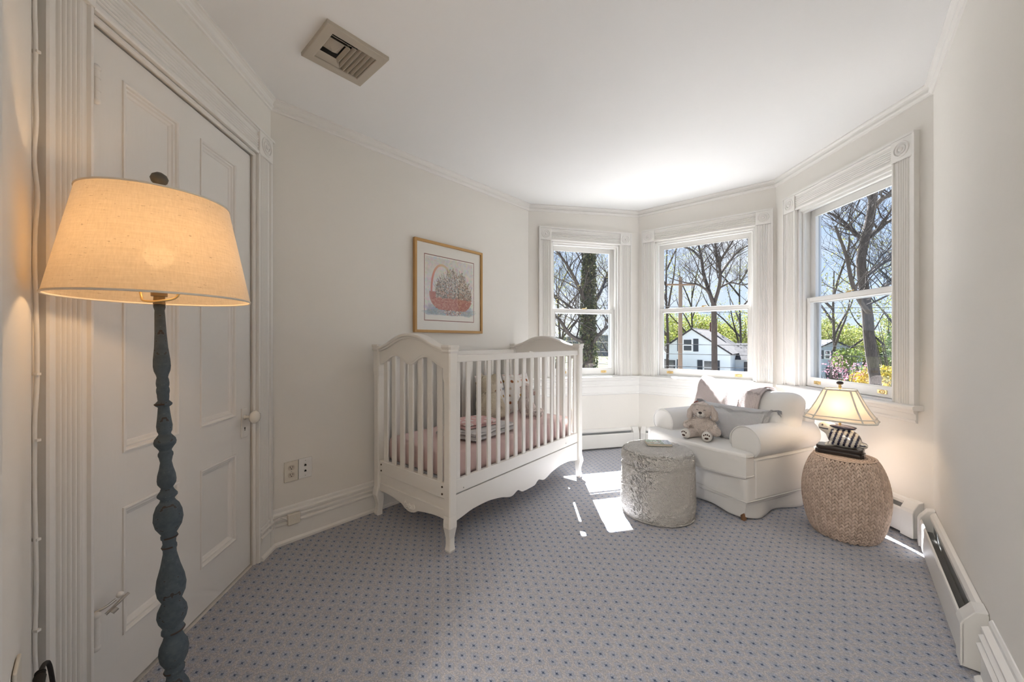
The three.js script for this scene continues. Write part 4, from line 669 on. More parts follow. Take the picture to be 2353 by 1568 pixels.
  mesh('light_bulb', new THREE.SphereGeometry(0.022, 14, 10).translate(0, 0.262, 0), glow, g);
  const l = new THREE.PointLight(new THREE.Color().setRGB(1, 0.76, 0.52), 0.062); l.position.set(0, 0.262, 0); l.castShadow = true; l.shadow.radius = 1; g.add(l);
}
// ---------- floor lamp ----------
{
  const g = thing('floor_lamp', 'floor lamp with turned blue grey post and large linen shade', 'lamp', [-0.845, 0, -0.95]);
  const S = 0.00080, raw = [[699, 14], [705, 14.6], [713, 12], [719, 12.5], [767, 14.4], [797, 16.5], [826, 20.5], [841, 21.3], [852, 19.5], [861, 15.2], [867, 13.5], [872, 15.2], [880, 16.2], [886, 15.6], [889, 14.4], [893, 15.8], [899, 16.2], [904, 15.2], [906, 14.6], [911, 14.6], [920, 13.5], [924, 18], [927, 21.5], [931, 20.5], [935, 13.6], [955, 16], [978, 19.5], [990, 18], [994, 15.5], [997, 15], [1002, 19.5], [1008, 25.5], [1015, 27.5], [1021, 26], [1028, 19.5], [1033, 15.5], [1036, 15], [1041, 18.5], [1046, 18.6], [1050, 16.6], [1061, 14], [1075, 17], [1090, 22], [1102, 23.5], [1110, 22.5], [1116, 18], [1120, 14.5], [1126, 17], [1135, 25], [1139, 25], [1146, 17], [1152, 20], [1160, 28], [1175, 34.5], [1192, 36.5], [1208, 32], [1220, 23], [1226, 18], [1229, 20.5], [1235, 20.5], [1239, 17], [1248, 16], [1252, 18.5], [1258, 18.5], [1262, 16.4], [1270, 16.6], [1298, 24], [1325, 33.5], [1345, 37], [1362, 34], [1374, 27], [1379, 24], [1386, 28], [1398, 35.5], [1410, 37.5], [1422, 34], [1434, 26], [1438, 24], [1443, 28], [1449, 28.5], [1456, 22], [1464, 25], [1480, 34.5], [1494, 37], [1510, 34], [1524, 25], [1529, 21], [1534, 25], [1541, 25], [1546, 20], [1556, 22], [1575, 33], [1600, 40], [1630, 36], [1650, 26], [1660, 26], [1680, 40], [1720, 46], [1760, 38], [1780, 30]];
  const lean = 0.042, prof = raw.map(([y, h]) => [h * S, 1.1 - (y - 784) * 0.0011047]).reverse();
  const pole = mesh('turned_post', lathe([[0.0, 0.0], [0.135, 0.0], [0.14, 0.008], [0.132, 0.018], [0.1, 0.024], [0.085, 0.034], [0.05, 0.045], ...prof.filter((p) => p[1] > 0.05), [0.0, 1.196]], 48), M(0xffffff, 0.7, { map: T.distress, bumpMap: T.plaster, bumpScale: 0.002 }), g);
  pole.rotation.z = lean;
  const worn = M(lin(0.045, 0.026, 0.018), 0.7);
  for (const [y, h] of [[928, 21.6], [1233, 20.8], [1255, 18.8], [1447, 28.8], [1537, 25.4]]) { const q = mesh('worn_ring', new THREE.TorusGeometry((h - 1.2) * S, 0.0022, 6, 40, 4.1).rotateX(Math.PI / 2).rotateY(1.2).translate(0, 1.1 - (y - 784) * 0.0011047, 0), worn, pole); q.rotation.y = y; }
  const top = V(-Math.sin(lean) * 1.2, Math.cos(lean) * 1.2, 0);
  mesh('socket', [cyl(0.011, 0.012, 0.02, top.x, 1.203, 0, 14), cyl(0.016, 0.016, 0.03, top.x, 1.228, 0, 16)], M(lin(0.28, 0.2, 0.11), 0.35, { metalness: 0.9 }), g);
  mesh('harp', [tube([[top.x - 0.045, 1.212, 0], [top.x - 0.02, 1.2, 0.018], [top.x + 0.02, 1.2, 0.018], [top.x + 0.045, 1.212, 0], [top.x + 0.055, 1.3, 0], [top.x + 0.035, 1.42, 0], [top.x, 1.455, 0], [top.x - 0.035, 1.42, 0], [top.x - 0.055, 1.3, 0]], 0.0028, 80, 8, true)], mBrass, g);
  const sh = (y0, y1, r0, r1) => lathe(Array.from({ length: 13 }, (_, i) => [lerp(r0, r1, i / 12), lerp(y0, y1, i / 12)]), 96);
  const cone = sh(1.207, 1.453, 0.19, 0.142);
  { const uv = cone.attributes.uv; for (let i = 0; i < uv.count; i++) uv.setXY(i, uv.getX(i) * 1.1, uv.getY(i) * 0.25); }
  const shade = mesh('linen_shade', cone.translate(top.x, 0, 0), M(0xffffff, 0.95, { map: T.linen, transmission: 0.55, thickness: 0, bumpMap: T.weave, bumpScale: 0.0005 }), g, true);
  const hem = M(lin(0.74, 0.69, 0.60), 0.9);
  mesh('shade_hem', [new THREE.TorusGeometry(0.19, 0.0026, 8, 96).rotateX(Math.PI / 2).translate(top.x, 1.207, 0), new THREE.TorusGeometry(0.142, 0.0024, 8, 96).rotateX(Math.PI / 2).translate(top.x, 1.453, 0)], hem, shade);
  mesh('shade_spider', [0, 1, 2].map((k) => tube([[top.x, 1.452, 0], [top.x + Math.cos(k * 2.1) * 0.07, 1.446, Math.sin(k * 2.1) * 0.07], [top.x + Math.cos(k * 2.1) * 0.141, 1.452, Math.sin(k * 2.1) * 0.141]], 0.002, 10, 6)), mBrass, shade);
  mesh('finial', lathe([[0.003, 1.45], [0.009, 1.456], [0.0095, 1.468], [0.013, 1.474], [0.0135, 1.482], [0.0075, 1.489], [0.009, 1.496], [0.0155, 1.503], [0.018, 1.512], [0.0145, 1.521], [0.006, 1.527], [0, 1.528]], 24).translate(top.x, 0, 0), M(lin(0.09, 0.085, 0.07), 0.55), g);
  mesh('light_bulb', new THREE.SphereGeometry(0.03, 16, 12).translate(top.x, 1.315, 0), new THREE.MeshStandardMaterial({ color: 0xfff1dc, emissive: new THREE.Color().setRGB(1, 0.70, 0.40), emissiveIntensity: 2 }), g);
  const l = new THREE.PointLight(new THREE.Color().setRGB(1, 0.62, 0.31), 0.09); l.position.set(top.x, 1.315, 0); l.castShadow = true; l.shadow.radius = 1.5; g.add(l);
}
// ---------- ceiling vent ----------
{
  const cx = VENT.x, cd = VENT.d, tilt = Math.atan(0.0275);
  const g = thing('ceiling_vent', 'beige metal three way air vent in the ceiling', 'vent', [cx, ceilY(cx) - 0.001, -cd], VENT.turn); // local x runs away from the camera, local z to the right
  g.rotation.order = 'ZYX'; g.rotation.z = tilt;
  const m = M(lin(0.50, 0.45, 0.375), 0.45), a = 0.139, b = 0.132, oa = 0.098, ob = 0.09;
  const flat = (pts, h, y, bv, holes) => extr(pts, h, bv, holes).rotateX(Math.PI / 2).translate(0, y, 0);
  const rect = (x0, x1, z0, z1) => [[x0, z0], [x1, z0], [x1, z1], [x0, z1]];
  mesh('frame', flat(rect(-a, a, -b, b), 0.012, 0, 0.004, [rect(-oa, oa, -ob, ob)]), m, g);
  mesh('duct', [box(0.004, 0.42, ob * 2, oa, 0.212, 0), box(0.004, 0.42, ob * 2, -oa, 0.212, 0), box(oa * 2, 0.42, 0.004, 0, 0.212, ob), box(oa * 2, 0.42, 0.004, 0, 0.212, -ob), box(oa * 2, 0.004, ob * 2, 0, 0.422, 0)], mFin, g);
  // louvres across the far half, every one tilted
  const blade = (x, z0, z1, t) => join([box(0.0168, 0.0012, z1 - z0), box(0.0012, 0.003, z1 - z0, 0.0084, 0.0004, 0)]).rotateZ(-t).translate(x, -0.005, (z0 + z1) / 2);
  for (let i = 0; i < 6; i++) mesh('louvre', blade(-0.014 + i * 0.0205, i < 2 ? -ob + 0.028 - i * 0.016 : -ob, i < 2 ? ob - 0.028 + i * 0.016 : ob, 1.0), m, g);
  for (const s of [-1, 1]) for (let i = 0; i < 2; i++) { const z = s * (ob - 0.014 - i * 0.016), x1 = 0.006 - i * 0.018; mesh('side_louvre', box(x1 + oa, 0.0014, 0.02).rotateX(s * 0.85).translate((x1 - oa) / 2, -0.008, z), m, g); }
  const w = 0.034, cone = new THREE.ConeGeometry(0.054, 0.034, 4).rotateY(Math.PI / 4).scale(1.05, 1, 1).rotateX(Math.PI).translate(-0.06, -0.004, 0); void w;
  mesh('centre_pyramid', cone, m, g);
  for (const [x, z] of [[-0.118, 0], [0.118, 0.01], [0.02, -0.111], [-0.02, 0.111]]) mesh('screw', cyl(0.0045, 0.0045, 0.003, x, -0.013, z, 10), M(lin(0.12, 0.1, 0.07), 0.5, { metalness: 0.6 }), g);
}
// ---------- picture ----------
{
  const fr = WF.left, w = 0.667, h = 0.676, g = onWall('framed_picture', 'framed print of a flower basket in a thin gold wood frame', 'picture', fr, 1.214, 1.162, 0.002);
  const gold = M(lin(0.52, 0.30, 0.10), 0.4, { bumpMap: T.brush, bumpScale: 0.0003 }), f = 0.02;
  for (const s of [-1, 1]) { mesh('frame_side', rbox(f, h, 0.026, 0.003, s * (w / 2 - f / 2), h / 2, 0.013), gold, g); mesh('frame_side', rbox(w - f * 2 + 0.002, f, 0.0255, 0.003, 0, s > 0 ? h - f / 2 : f / 2, 0.013), gold, g); }
  const cv = document.createElement('canvas'); cv.width = 900; cv.height = 912; const c = cv.getContext('2d'), r = rngOf(21);
  c.fillStyle = '#ece9e2'; c.fillRect(0, 0, 900, 912);
  c.strokeStyle = '#7c4a42'; c.lineWidth = 7; c.strokeRect(104, 118, 690, 690);
  c.fillStyle = '#dcd9d4'; c.fillRect(122, 136, 654, 610);
  for (let i = 0; i < 260; i++) { c.fillStyle = `rgba(${140 + r() * 40},${150 + r() * 40},${165 + r() * 40},0.25)`; c.beginPath(); c.ellipse(122 + r() * 654, 640 + r() * 100, 20 + r() * 50, 6 + r() * 14, 0, 0, 7); c.fill(); }
  for (let i = 0; i < 900; i++) { c.fillStyle = `rgba(${190 + r() * 50},${188 + r() * 45},${182 + r() * 45},0.35)`; c.beginPath(); c.ellipse(122 + r() * 654, 136 + r() * 520, 8 + r() * 30, 5 + r() * 14, r() * 3, 0, 7); c.fill(); }
  c.lineWidth = 24; const rg = c.createLinearGradient(200, 300, 460, 260); rg.addColorStop(0, '#cf8f80'); rg.addColorStop(0.5, '#dcbf9e'); rg.addColorStop(1, '#c2c4a6'); c.strokeStyle = rg; c.beginPath(); c.moveTo(195, 540); c.bezierCurveTo(170, 150, 400, 140, 455, 330); c.stroke();
  c.fillStyle = '#b98a7d'; c.beginPath(); c.moveTo(165, 500); c.bezierCurveTo(160, 640, 260, 690, 340, 690); c.lineTo(620, 695); c.bezierCurveTo(720, 690, 765, 600, 755, 490); c.closePath(); c.fill();
  for (let y = 0; y < 12; y++) for (let x = 0; x < 26; x++) { const px = 180 + x * 22 + (y % 2) * 11, py = 512 + y * 15, m = (py - 500) / 190, w = 290 - 110 * m * m * m; if (Math.abs(px - 462) > w) continue; c.fillStyle = ['#b5776a', '#c08a78', '#a96a60', '#c79a86', '#ba8070'][Math.floor(r() * 5)]; c.fillRect(px, py, 19, 12); }
  const tones = ['#8f7468', '#77726a', '#b59c8a', '#d5c8ba', '#8d978e', '#a37a68', '#66605a', '#c6b6a2', '#a5aeb2', '#e2d9cd', '#9c8d7c'];
  for (let i = 0; i < 2600; i++) { const u = r() * 2 - 1, top = 250 + 200 * u * u + 50 * Math.sin(u * 9) * Math.abs(Math.sin(u * 23)), x = 500 + u * 250, y = top + Math.pow(r(), 0.8) * (560 - top); c.fillStyle = tones[Math.floor(r() * tones.length)]; c.globalAlpha = 0.75; c.beginPath(); c.ellipse(x, y, 3 + r() * 11, 2 + r() * 5, r() * 3.1, 0, 7); c.fill(); }
  c.globalAlpha = 1; c.strokeStyle = '#8a7a6c'; c.lineWidth = 3; for (let i = 0; i < 40; i++) { const u = r() * 2 - 1, x = 500 + u * 240, y = 270 + 190 * u * u; c.beginPath(); c.moveTo(x, y + 20); c.quadraticCurveTo(x + u * 20, y - 10, x + u * 40, y - 20 - r() * 40); c.stroke(); }
  for (let i = 0; i < 320; i++) { const x = 140 + r() * 610, near = Math.abs(x - 480) < 110; c.fillStyle = near ? ['#bf8474', '#e8dfd3', '#86706a', '#b3a692'][Math.floor(r() * 4)] : ['#98a3ac', '#a9a69c', '#8f9aa0', '#c4bdb0'][Math.floor(r() * 4)]; c.globalAlpha = near ? 0.9 : 0.5; c.beginPath(); c.ellipse(x, 690 + r() * 52, 4 + r() * 9, 2 + r() * 5, r() * 3, 0, 7); c.fill(); } c.globalAlpha = 1;
  const t = new THREE.CanvasTexture(cv); t.colorSpace = THREE.SRGBColorSpace;
  mesh('backing_board', box(w - 0.02, h - 0.02, 0.006, 0, h / 2, 0.004), M(lin(0.5, 0.45, 0.38), 0.9), g);
  mesh('print', new THREE.PlaneGeometry(w - f * 2 + 0.004, h - f * 2 + 0.004).translate(0, h / 2, 0.012), M(0xffffff, 0.9, { map: t }), g, true);
  mesh('glass', new THREE.PlaneGeometry(w - f * 2 + 0.004, h - f * 2 + 0.004).translate(0, h / 2, 0.017), mGlass, g);
}
// ---------- outlets, cable, jack, plug ----------
{
  const fr = WF.left, plate = M(lin(0.76, 0.71, 0.62), 0.4), wplate = M(lin(0.84, 0.83, 0.81), 0.35);
  const o = onWall('power_outlet', 'almond duplex power outlet on the wall beside the door', 'outlet', fr, 0.098, 0.324, 0.001);
  mesh('plate', rbox(0.07, 0.112, 0.006, 0.003, 0, 0.056, 0.003), plate, o);
  for (const y of [0.036, 0.076]) { const q = mesh('receptacle', extr(Array.from({ length: 24 }, (_, i) => { const a = i / 24 * 6.283; return [Math.cos(a) * 0.017, clamp(Math.sin(a) * 0.017, -0.0135, 0.0135)]; }), 0.002).translate(0, y, 0.0055), M(lin(0.62, 0.56, 0.47), 0.5), o); mesh('slots', [box(0.0022, 0.009, 0.001, -0.0065, y + 0.004, 0.0077), box(0.0022, 0.0075, 0.001, 0.0065, y + 0.004, 0.0077), cyl(0.0026, 0.0026, 0.001, 0, 0, 0, 8).rotateX(Math.PI / 2).translate(0, y - 0.0065, 0.0077)], mDark, q); }
  mesh('screw', cyl(0.0028, 0.0028, 0.0012, 0, 0, 0, 8).rotateX(Math.PI / 2).translate(0, 0.056, 0.0064), mSteel, o);
  const p = onWall('jack_plate', 'white wall plate with two small jacks next to the outlet', 'wall plate', fr, 0.17, 0.326, 0.001);
  mesh('plate', rbox(0.07, 0.112, 0.0055, 0.002, 0, 0.056, 0.00275), wplate, p);
  for (const y of [0.04, 0.072]) mesh('jack', extr([[-0.0055, -0.005], [0.0055, -0.005], [0.0055, 0.001], [0.002, 0.006], [-0.002, 0.006], [-0.0055, 0.001]], 0.0014).translate(0, y, 0.005), mDark, p);
  for (const y of [0.014, 0.098]) mesh('screw', cyl(0.0025, 0.0025, 0.0014, 0, 0, 0, 8).rotateX(Math.PI / 2).translate(0, y, 0.0056), mSteel, p);
  const j = onWall('phone_jack', 'cream surface mounted phone jack on the skirting board', 'phone jack', fr, 0.1, 0.1, 0.026);
  mesh('box', rbox(0.062, 0.058, 0.022, 0.004, 0, 0.03, 0.011), plate, j);
  mesh('socket', new THREE.TorusGeometry(0.004, 0.0012, 6, 14).translate(0.002, 0.034, 0.0222), mTrim, j);
  mesh('cable', tube([[-0.03, 0.032, 0.008], [-0.06, 0.05, 0.0], [-0.08, 0.052, 0.012], [-0.095, 0.04, 0.02], [-0.1, 0.01, 0.02]], 0.003, 24, 6), mTrim, j);
  const q = thing('wall_cable', 'painted cable clipped up the corner beside the door', 'cable', [C.K[0] + 0.022, 0, -C.K[1] + 0.012]);
  const r = rngOf(3), pts = []; for (let i = 0; i <= 26; i++) pts.push([(r() - 0.5) * 0.007, i / 26 * 2.36, (r() - 0.5) * 0.005]);
  mesh('cord', tube(pts, 0.0042, 160, 8), mTrim, q);
  for (const y of [0.4, 0.62, 0.86, 1.02, 1.8, 2.05]) mesh('clip', box(0.018, 0.006, 0.008, 0, y, 0), mTrim, q);
  const fb = WF.back, s = fb.L - 0.33, e = onWall('wall_outlet', 'outlet at the lower left edge holding a black plug', 'outlet', fb, s, 0.385, 0.001);
  mesh('plate', rbox(0.07, 0.112, 0.006, 0.003, 0, 0.056, 0.003), plate, e);
  const k = onWall('lamp_cord', 'black plug and cord at the lower left edge', 'cord', fb, s, 0.385, 0.0);
  mesh('plug', [rbox(0.024, 0.022, 0.03, 0.005, 0.0, 0.04, 0.023), cyl(0.007, 0.009, 0.03, 0, 0, 0, 10).rotateZ(Math.PI / 2 + 0.15).translate(0.025, 0.044, 0.028)], mDark, k);
  mesh('strain_relief', Array.from({ length: 5 }, (_, i) => new THREE.TorusGeometry(0.0062, 0.0018, 6, 12).rotateY(Math.PI / 2).translate(0.028 + i * 0.006, 0.045 + i * 0.0006, 0.028)), mDark, k);
  mesh('cord', tube([[0.03, 0.045, 0.028], [0.07, 0.048, 0.03], [0.11, 0.03, 0.035], [0.135, -0.03, 0.04], [0.14, -0.2, 0.05], [0.12, -0.375, 0.06]], 0.004, 50, 8), mDark, k);
}

// ---------- outdoors: the room is on an upper floor ----------
const GY = -3.2, LEAF = 0.7;
const mBark = M(0xffffff, 0.95, { map: T.barkColor, bumpMap: T.bark, bumpScale: 0.03 });
{
  const g = new THREE.PlaneGeometry(260, 200, 40, 40).rotateX(-Math.PI / 2).translate(20, GY, -104);
  const p = g.attributes.position; for (let i = 0; i < p.count; i++) { const d = -p.getZ(i); p.setY(i, GY + (fbm(p.getX(i) * 0.05 + 50, d * 0.05 + 50, 999, 3) - 0.47) * 0.5 - sm(60, 200, d) * 2); }
  g.computeVertexNormals();
  tag(mesh('ground', g, M(lin(0.3, 0.3, 0.28), 1, { map: T.lawn })), 'spring lawn outside the windows', 'lawn', null, 'structure');
  tag(mesh('road', grid((u, v) => V(lerp(-30, 90, u), GY + 0.28 + v * 0.0, -lerp(44, 50, v) - u * 2), 30, 2, 0.05), M(lin(0.03, 0.03, 0.032), 0.95)), 'grey road beyond the yard', 'road', null, 'structure');
}
{
  const t = tex(256, (x, y) => { const k = fbm(x * 60, y * 60, 60, 91, 4); return [150 + 60 * k, 147 + 60 * k, 143 + 60 * k]; }, 1.5, true);
  tag(mesh('unseen_gravel', box(36, 0.05, 24, 6, GY + 0.3, -17), M(0xffffff, 1, { map: t })), 'unseen pale gravel below the windows bouncing sunlight onto the ceiling', 'unseen_gravel', null, 'structure');  // hidden below the sills, kept pale to bounce sunlight up to the ceiling
}
const leafGeo = (() => { const g = new THREE.BufferGeometry(); g.setAttribute('position', new THREE.Float32BufferAttribute([0, -0.5, 0, 0.32, 0, 0.06, 0, 0.5, 0, -0.32, 0, 0.06], 3)); g.setAttribute('uv', new THREE.Float32BufferAttribute([0.5, 0, 1, 0.5, 0.5, 1, 0, 0.5], 2)); g.setIndex([0, 1, 2, 0, 2, 3]); g.computeVertexNormals(); return g; })();
function foliage(parent, name, places, size, colors, seed) {   // places: function(r) -> Vector3
  const r = rngOf(seed), n = places.n, m = new THREE.InstancedMesh(leafGeo, M(0xffffff, 0.9, { transmission: 0.35, thickness: 0 }), n), q = new THREE.Quaternion(), s = V(1, 1, 1), mt = new THREE.Matrix4(), c = new THREE.Color();
  for (let i = 0; i < n; i++) { q.setFromEuler(new THREE.Euler(r() * 6.3, r() * 6.3, r() * 6.3)); const k = size * (0.6 + r() * 0.8); mt.compose(places.at(r), q, s.set(k, k, k)); m.setMatrixAt(i, mt); const a = colors[Math.floor(r() * colors.length)], v = 0.8 + r() * 0.4; m.setColorAt(i, c.setRGB(a[0] * v * LEAF, a[1] * v * LEAF, a[2] * v * LEAF)); }
  m.name = name; m.userData.kind = 'stuff'; parent.add(m); return m;
}
const inBalls = (balls, n) => ({ n, at: (r) => { const b = balls[Math.floor(r() * balls.length)]; const a = r() * 6.283, z = r() * 2 - 1, q = Math.cbrt(r()), k = Math.sqrt(1 - z * z); return V(b[0] + Math.cos(a) * k * q * b[3], b[1] + z * q * (b[4] ?? b[3]), b[2] + Math.sin(a) * k * q * b[3]); } });
const resample = (pts, n) => new THREE.CatmullRomCurve3(pts).getPoints(n);
function sprout(r, out, tips, p, dir, len, rad, depth) {
  const n = depth > 1 ? 7 : 5, pts = [p.clone()], d = dir.clone(), rr = [rad];
  for (let i = 1; i <= n; i++) { d.add(V((r() - 0.5) * 0.55, (r() - 0.38) * 0.4, (r() - 0.5) * 0.55)).normalize(); pts.push(pts[i - 1].clone().addScaledVector(d, len / n)); rr.push(Math.max(rad * (1 - 0.8 * i / n), 0.0045)); }
  out.push(taper(pts, rr, depth > 1 ? 5 : 3));
  if (depth <= 0) { tips.push(pts[n]); return; }
  const k = depth > 2 ? 4 : depth > 1 ? 4 : 4;
  for (let i = 0; i < k; i++) { const at_ = 1 + Math.floor(r() * n), b = pts[at_], a = r() * 6.283, side = V(Math.cos(a), 0.15 + r() * 0.5, Math.sin(a)); sprout(r, out, tips, b, d.clone().multiplyScalar(0.7).add(side.multiplyScalar(0.9)).normalize(), len * (0.45 + r() * 0.25), Math.max(rr[at_] * 0.6, 0.005), depth - 1); }
}
function bareTree(label, trunk, r0, r1, limbs, seed, opt = {}) { // trunk and limbs: lists of places
  const base = trunk[0].clone(), g = thing('tree', label, 'tree', [base.x, base.y, base.z], 0, opt.group), r = rngOf(seed), loc = (l) => l.map((p) => p.clone().sub(base));
  const tp = resample(loc(trunk), 16), rad = tp.map((_, i) => lerp(r0, r1, i / 16) * (1 + (i === 0 ? 0.35 : i === 1 ? 0.12 : 0)));
  mesh('trunk', taper(tp, rad, 12), mBark, g);
  const out = [], tips = [];
  for (const [pts, a, b] of limbs) { const lp = resample(loc(pts), 14), lr = lp.map((_, i) => lerp(a, b, i / 14)); mesh('limb', taper(lp, lr, 8), mBark, g); for (let i = 2; i <= 14; i += opt.step ?? 1) { const dir = lp[Math.min(14, i + 1)].clone().sub(lp[i - 1]).normalize(), q = r() * 6.283; sprout(r, out, tips, lp[i], dir.multiplyScalar(0.55).add(V(Math.cos(q), 0.35 + r() * 0.4, Math.sin(q))).normalize(), (opt.len ?? 2.6) * (0.6 + r() * 0.6), lr[i] * 0.42, opt.depth ?? 2); } }
  mesh('branches', out, mBark, g);
  return { g, tips, tp, rad, r };
}
// ivy clad tree beyond the narrow window
{
  const d = 15, P = (x, y, k = 0) => at(x, y, d + k), base = V(P(1352, 900).x, GY, -d);
  const t = bareTree('big tree with ivy on its trunk beyond the narrow window', [base, P(1351, 800), P(1352, 700), P(1353, 620), P(1356, 560), P(1362, 470)], 0.24, 0.08, [
    [[P(1354, 712), P(1375, 680, 0.4), P(1398, 625, 0.9), P(1425, 560, 1.4)], 0.11, 0.03], [[P(1350, 705), P(1325, 650, -0.5), P(1300, 605, -1), P(1265, 560, -1.6)], 0.09, 0.025], [[P(1351, 745), P(1322, 715, 0.6), P(1290, 690, 1), P(1250, 660, 1.5)], 0.08, 0.025],
    [[P(1356, 800), P(1380, 765, -0.6), P(1410, 740, -1), P(1445, 690, -1.6)], 0.08, 0.02], [[P(1352, 640), P(1340, 590, 0.8), P(1330, 540, 1.6), P(1310, 470, 2.4)], 0.08, 0.02], [[P(1350, 790), P(1310, 770, -0.6), P(1280, 730, -1.2), P(1240, 715, -1.6)], 0.1, 0.03]], 5, { len: 2.3, depth: 2 });
  foliage(t.g, 'ivy', { n: 9000, at: (r) => { const k = Math.pow(r(), 1.5), i = Math.min(15, Math.floor(k * 15)), p = t.tp[i].clone().lerp(t.tp[i + 1], r()), a = r() * 6.283, q = t.rad[i] + 0.02 + r() * 0.17 * (1 - k * 0.5); return p.add(V(Math.cos(a) * q, (r() - 0.5) * 0.3, Math.sin(a) * q)); } }, 0.11, [[0.06, 0.10, 0.03], [0.10, 0.10, 0.03], [0.16, 0.17, 0.06], [0.035, 0.06, 0.025]], 7);
  foliage(t.g, 'buds', { n: 3000, at: (r) => t.tips[Math.floor(r() * t.tips.length)].clone().add(V((r() - 0.5) * 0.5, (r() - 0.5) * 0.4, (r() - 0.5) * 0.5)) }, 0.045, [[0.40, 0.34, 0.12], [0.30, 0.28, 0.12]], 9);
}
// forked tree beyond the middle window
{
  const d = 20, P = (x, y, k = 0) => at(x, y, d + k), base = V(P(1643, 950).x, GY, -d);
  const t = bareTree('forked bare tree in front of the white house', [base, P(1642, 850), P(1641, 760), P(1640, 695)], 0.16, 0.13, [
    [[P(1640, 700), P(1630, 672), P(1617, 630, 0.3), P(1611, 590, 0.4), P(1602, 545, 0.7), P(1600, 480, 1)], 0.11, 0.03], [[P(1641, 698), P(1652, 660, -0.2), P(1655, 628, -0.4), P(1648, 590, -0.4), P(1642, 545, -0.8), P(1646, 480, -1)], 0.10, 0.03],
    [[P(1655, 630, -0.4), P(1672, 605, 0.4), P(1695, 580, 1), P(1725, 560, 1.6)], 0.08, 0.03], [[P(1611, 595, 0.4), P(1590, 575, 1), P(1565, 565, 1.4), P(1530, 545, 2)], 0.07, 0.03], [[P(1650, 610, -0.4), P(1664, 585, -1), P(1685, 550, -1.5), P(1690, 500, -2)], 0.07, 0.03], [[P(1630, 672), P(1605, 655, -0.8), P(1575, 650, -1.4), P(1540, 640, -2)], 0.06, 0.02], [[P(1652, 662), P(1680, 650, 0.8), P(1710, 655, 1.4), P(1745, 640, 2)], 0.06, 0.02]], 11, { len: 2.6, depth: 2 });
  foliage(t.g, 'buds', { n: 1800, at: (r) => t.tips[Math.floor(r() * t.tips.length)].clone().add(V((r() - 0.5) * 0.5, (r() - 0.5) * 0.4, (r() - 0.5) * 0.5)) }, 0.05, [[0.34, 0.30, 0.14]], 12);
}
// curving tree beyond the right window
{
  const d = 13, P = (x, y, k = 0) => at(x, y, d + k), base = V(P(2018, 950).x, GY, -d);
  bareTree('tall tree with a curving trunk beyond the right window', [base, P(2012, 880), P(1998, 790), P(1993, 720), P(1985, 660), P(1978, 600), P(1990, 540), P(2002, 490), P(2006, 430), P(2000, 330)], 0.165, 0.11, [
    [[P(1995, 545), P(2015, 530, 0.5), P(2040, 510, 0.9), P(2080, 495, 1.4)], 0.1, 0.04], [[P(1998, 720), P(1975, 690, -0.6), P(1958, 650, -1), P(1945, 590, -1.5), P(1920, 520, -2)], 0.09, 0.03], [[P(2005, 480), P(2030, 455, -0.6), P(2060, 445, -1), P(2100, 430, -1.5)], 0.09, 0.03], [[P(1985, 640), P(2010, 620, 0.8), P(2040, 600, 1.4), P(2080, 590, 2)], 0.07, 0.03], [[P(1990, 560), P(1960, 530, 0.8), P(1925, 500, 1.4), P(1885, 480, 2)], 0.08, 0.03], [[P(1990, 690), P(2015, 670, -0.8), P(2050, 650, -1.2), P(2090, 640, -1.6)], 0.06, 0.02]], 17, { len: 2.0, depth: 2 });
}
// more bare trees further off
[[1532, 34, 15, 3], [1590, 50, 14, 5], [1700, 42, 15, 7], [1285, 38, 13, 9], [1400, 44, 12, 13], [1915, 30, 11, 15], [2060, 34, 13, 19], [1475, 40, 13, 23], [1760, 48, 14, 29]].forEach(([px, d, h, s], i) => {
  const b = at(px, 784, d); b.y = GY; const r = rngOf(s * 7), up = (f, dx, dz) => V(b.x + dx, GY + h * f, b.z + dz), L = [];
  for (let k = 0; k < 6; k++) { const a = r() * 6.283, f = 0.22 + k * 0.1, w = h * 0.26; L.push([[up(f, 0, 0), up(f + 0.13, Math.cos(a) * w * 0.4, Math.sin(a) * w * 0.4), up(f + 0.24, Math.cos(a) * w * 0.8, Math.sin(a) * w * 0.8), up(f + 0.36, Math.cos(a) * w, Math.sin(a) * w)], 0.1, 0.03]); }
  const where = ['left of the white house', 'close behind the white house', 'behind the right wing of the white house', 'at the left edge of the narrow window', 'at the right edge of the narrow window', 'above the blue grey house', 'at the right edge of the right window', 'between the narrow and middle windows', 'hidden between the middle and right windows'][i];
  const t = bareTree('distant bare tree ' + where, [b, up(0.3, 0.1, 0), up(0.6, -0.1, 0.1), up(0.9, 0.05, 0)], 0.15, 0.04, L, s, { len: 2.2, step: 4, depth: 1, group: 'distant bare trees' });
  foliage(t.g, 'spring_leaves', { n: 1500, at: (q) => t.tips[Math.floor(q() * t.tips.length)].clone().add(V((q() - 0.5) * 1.2, (q() - 0.5) * 1, (q() - 0.5) * 1.2)) }, 0.13, [[0.34, 0.38, 0.09], [0.42, 0.42, 0.12]], s + 2);
});
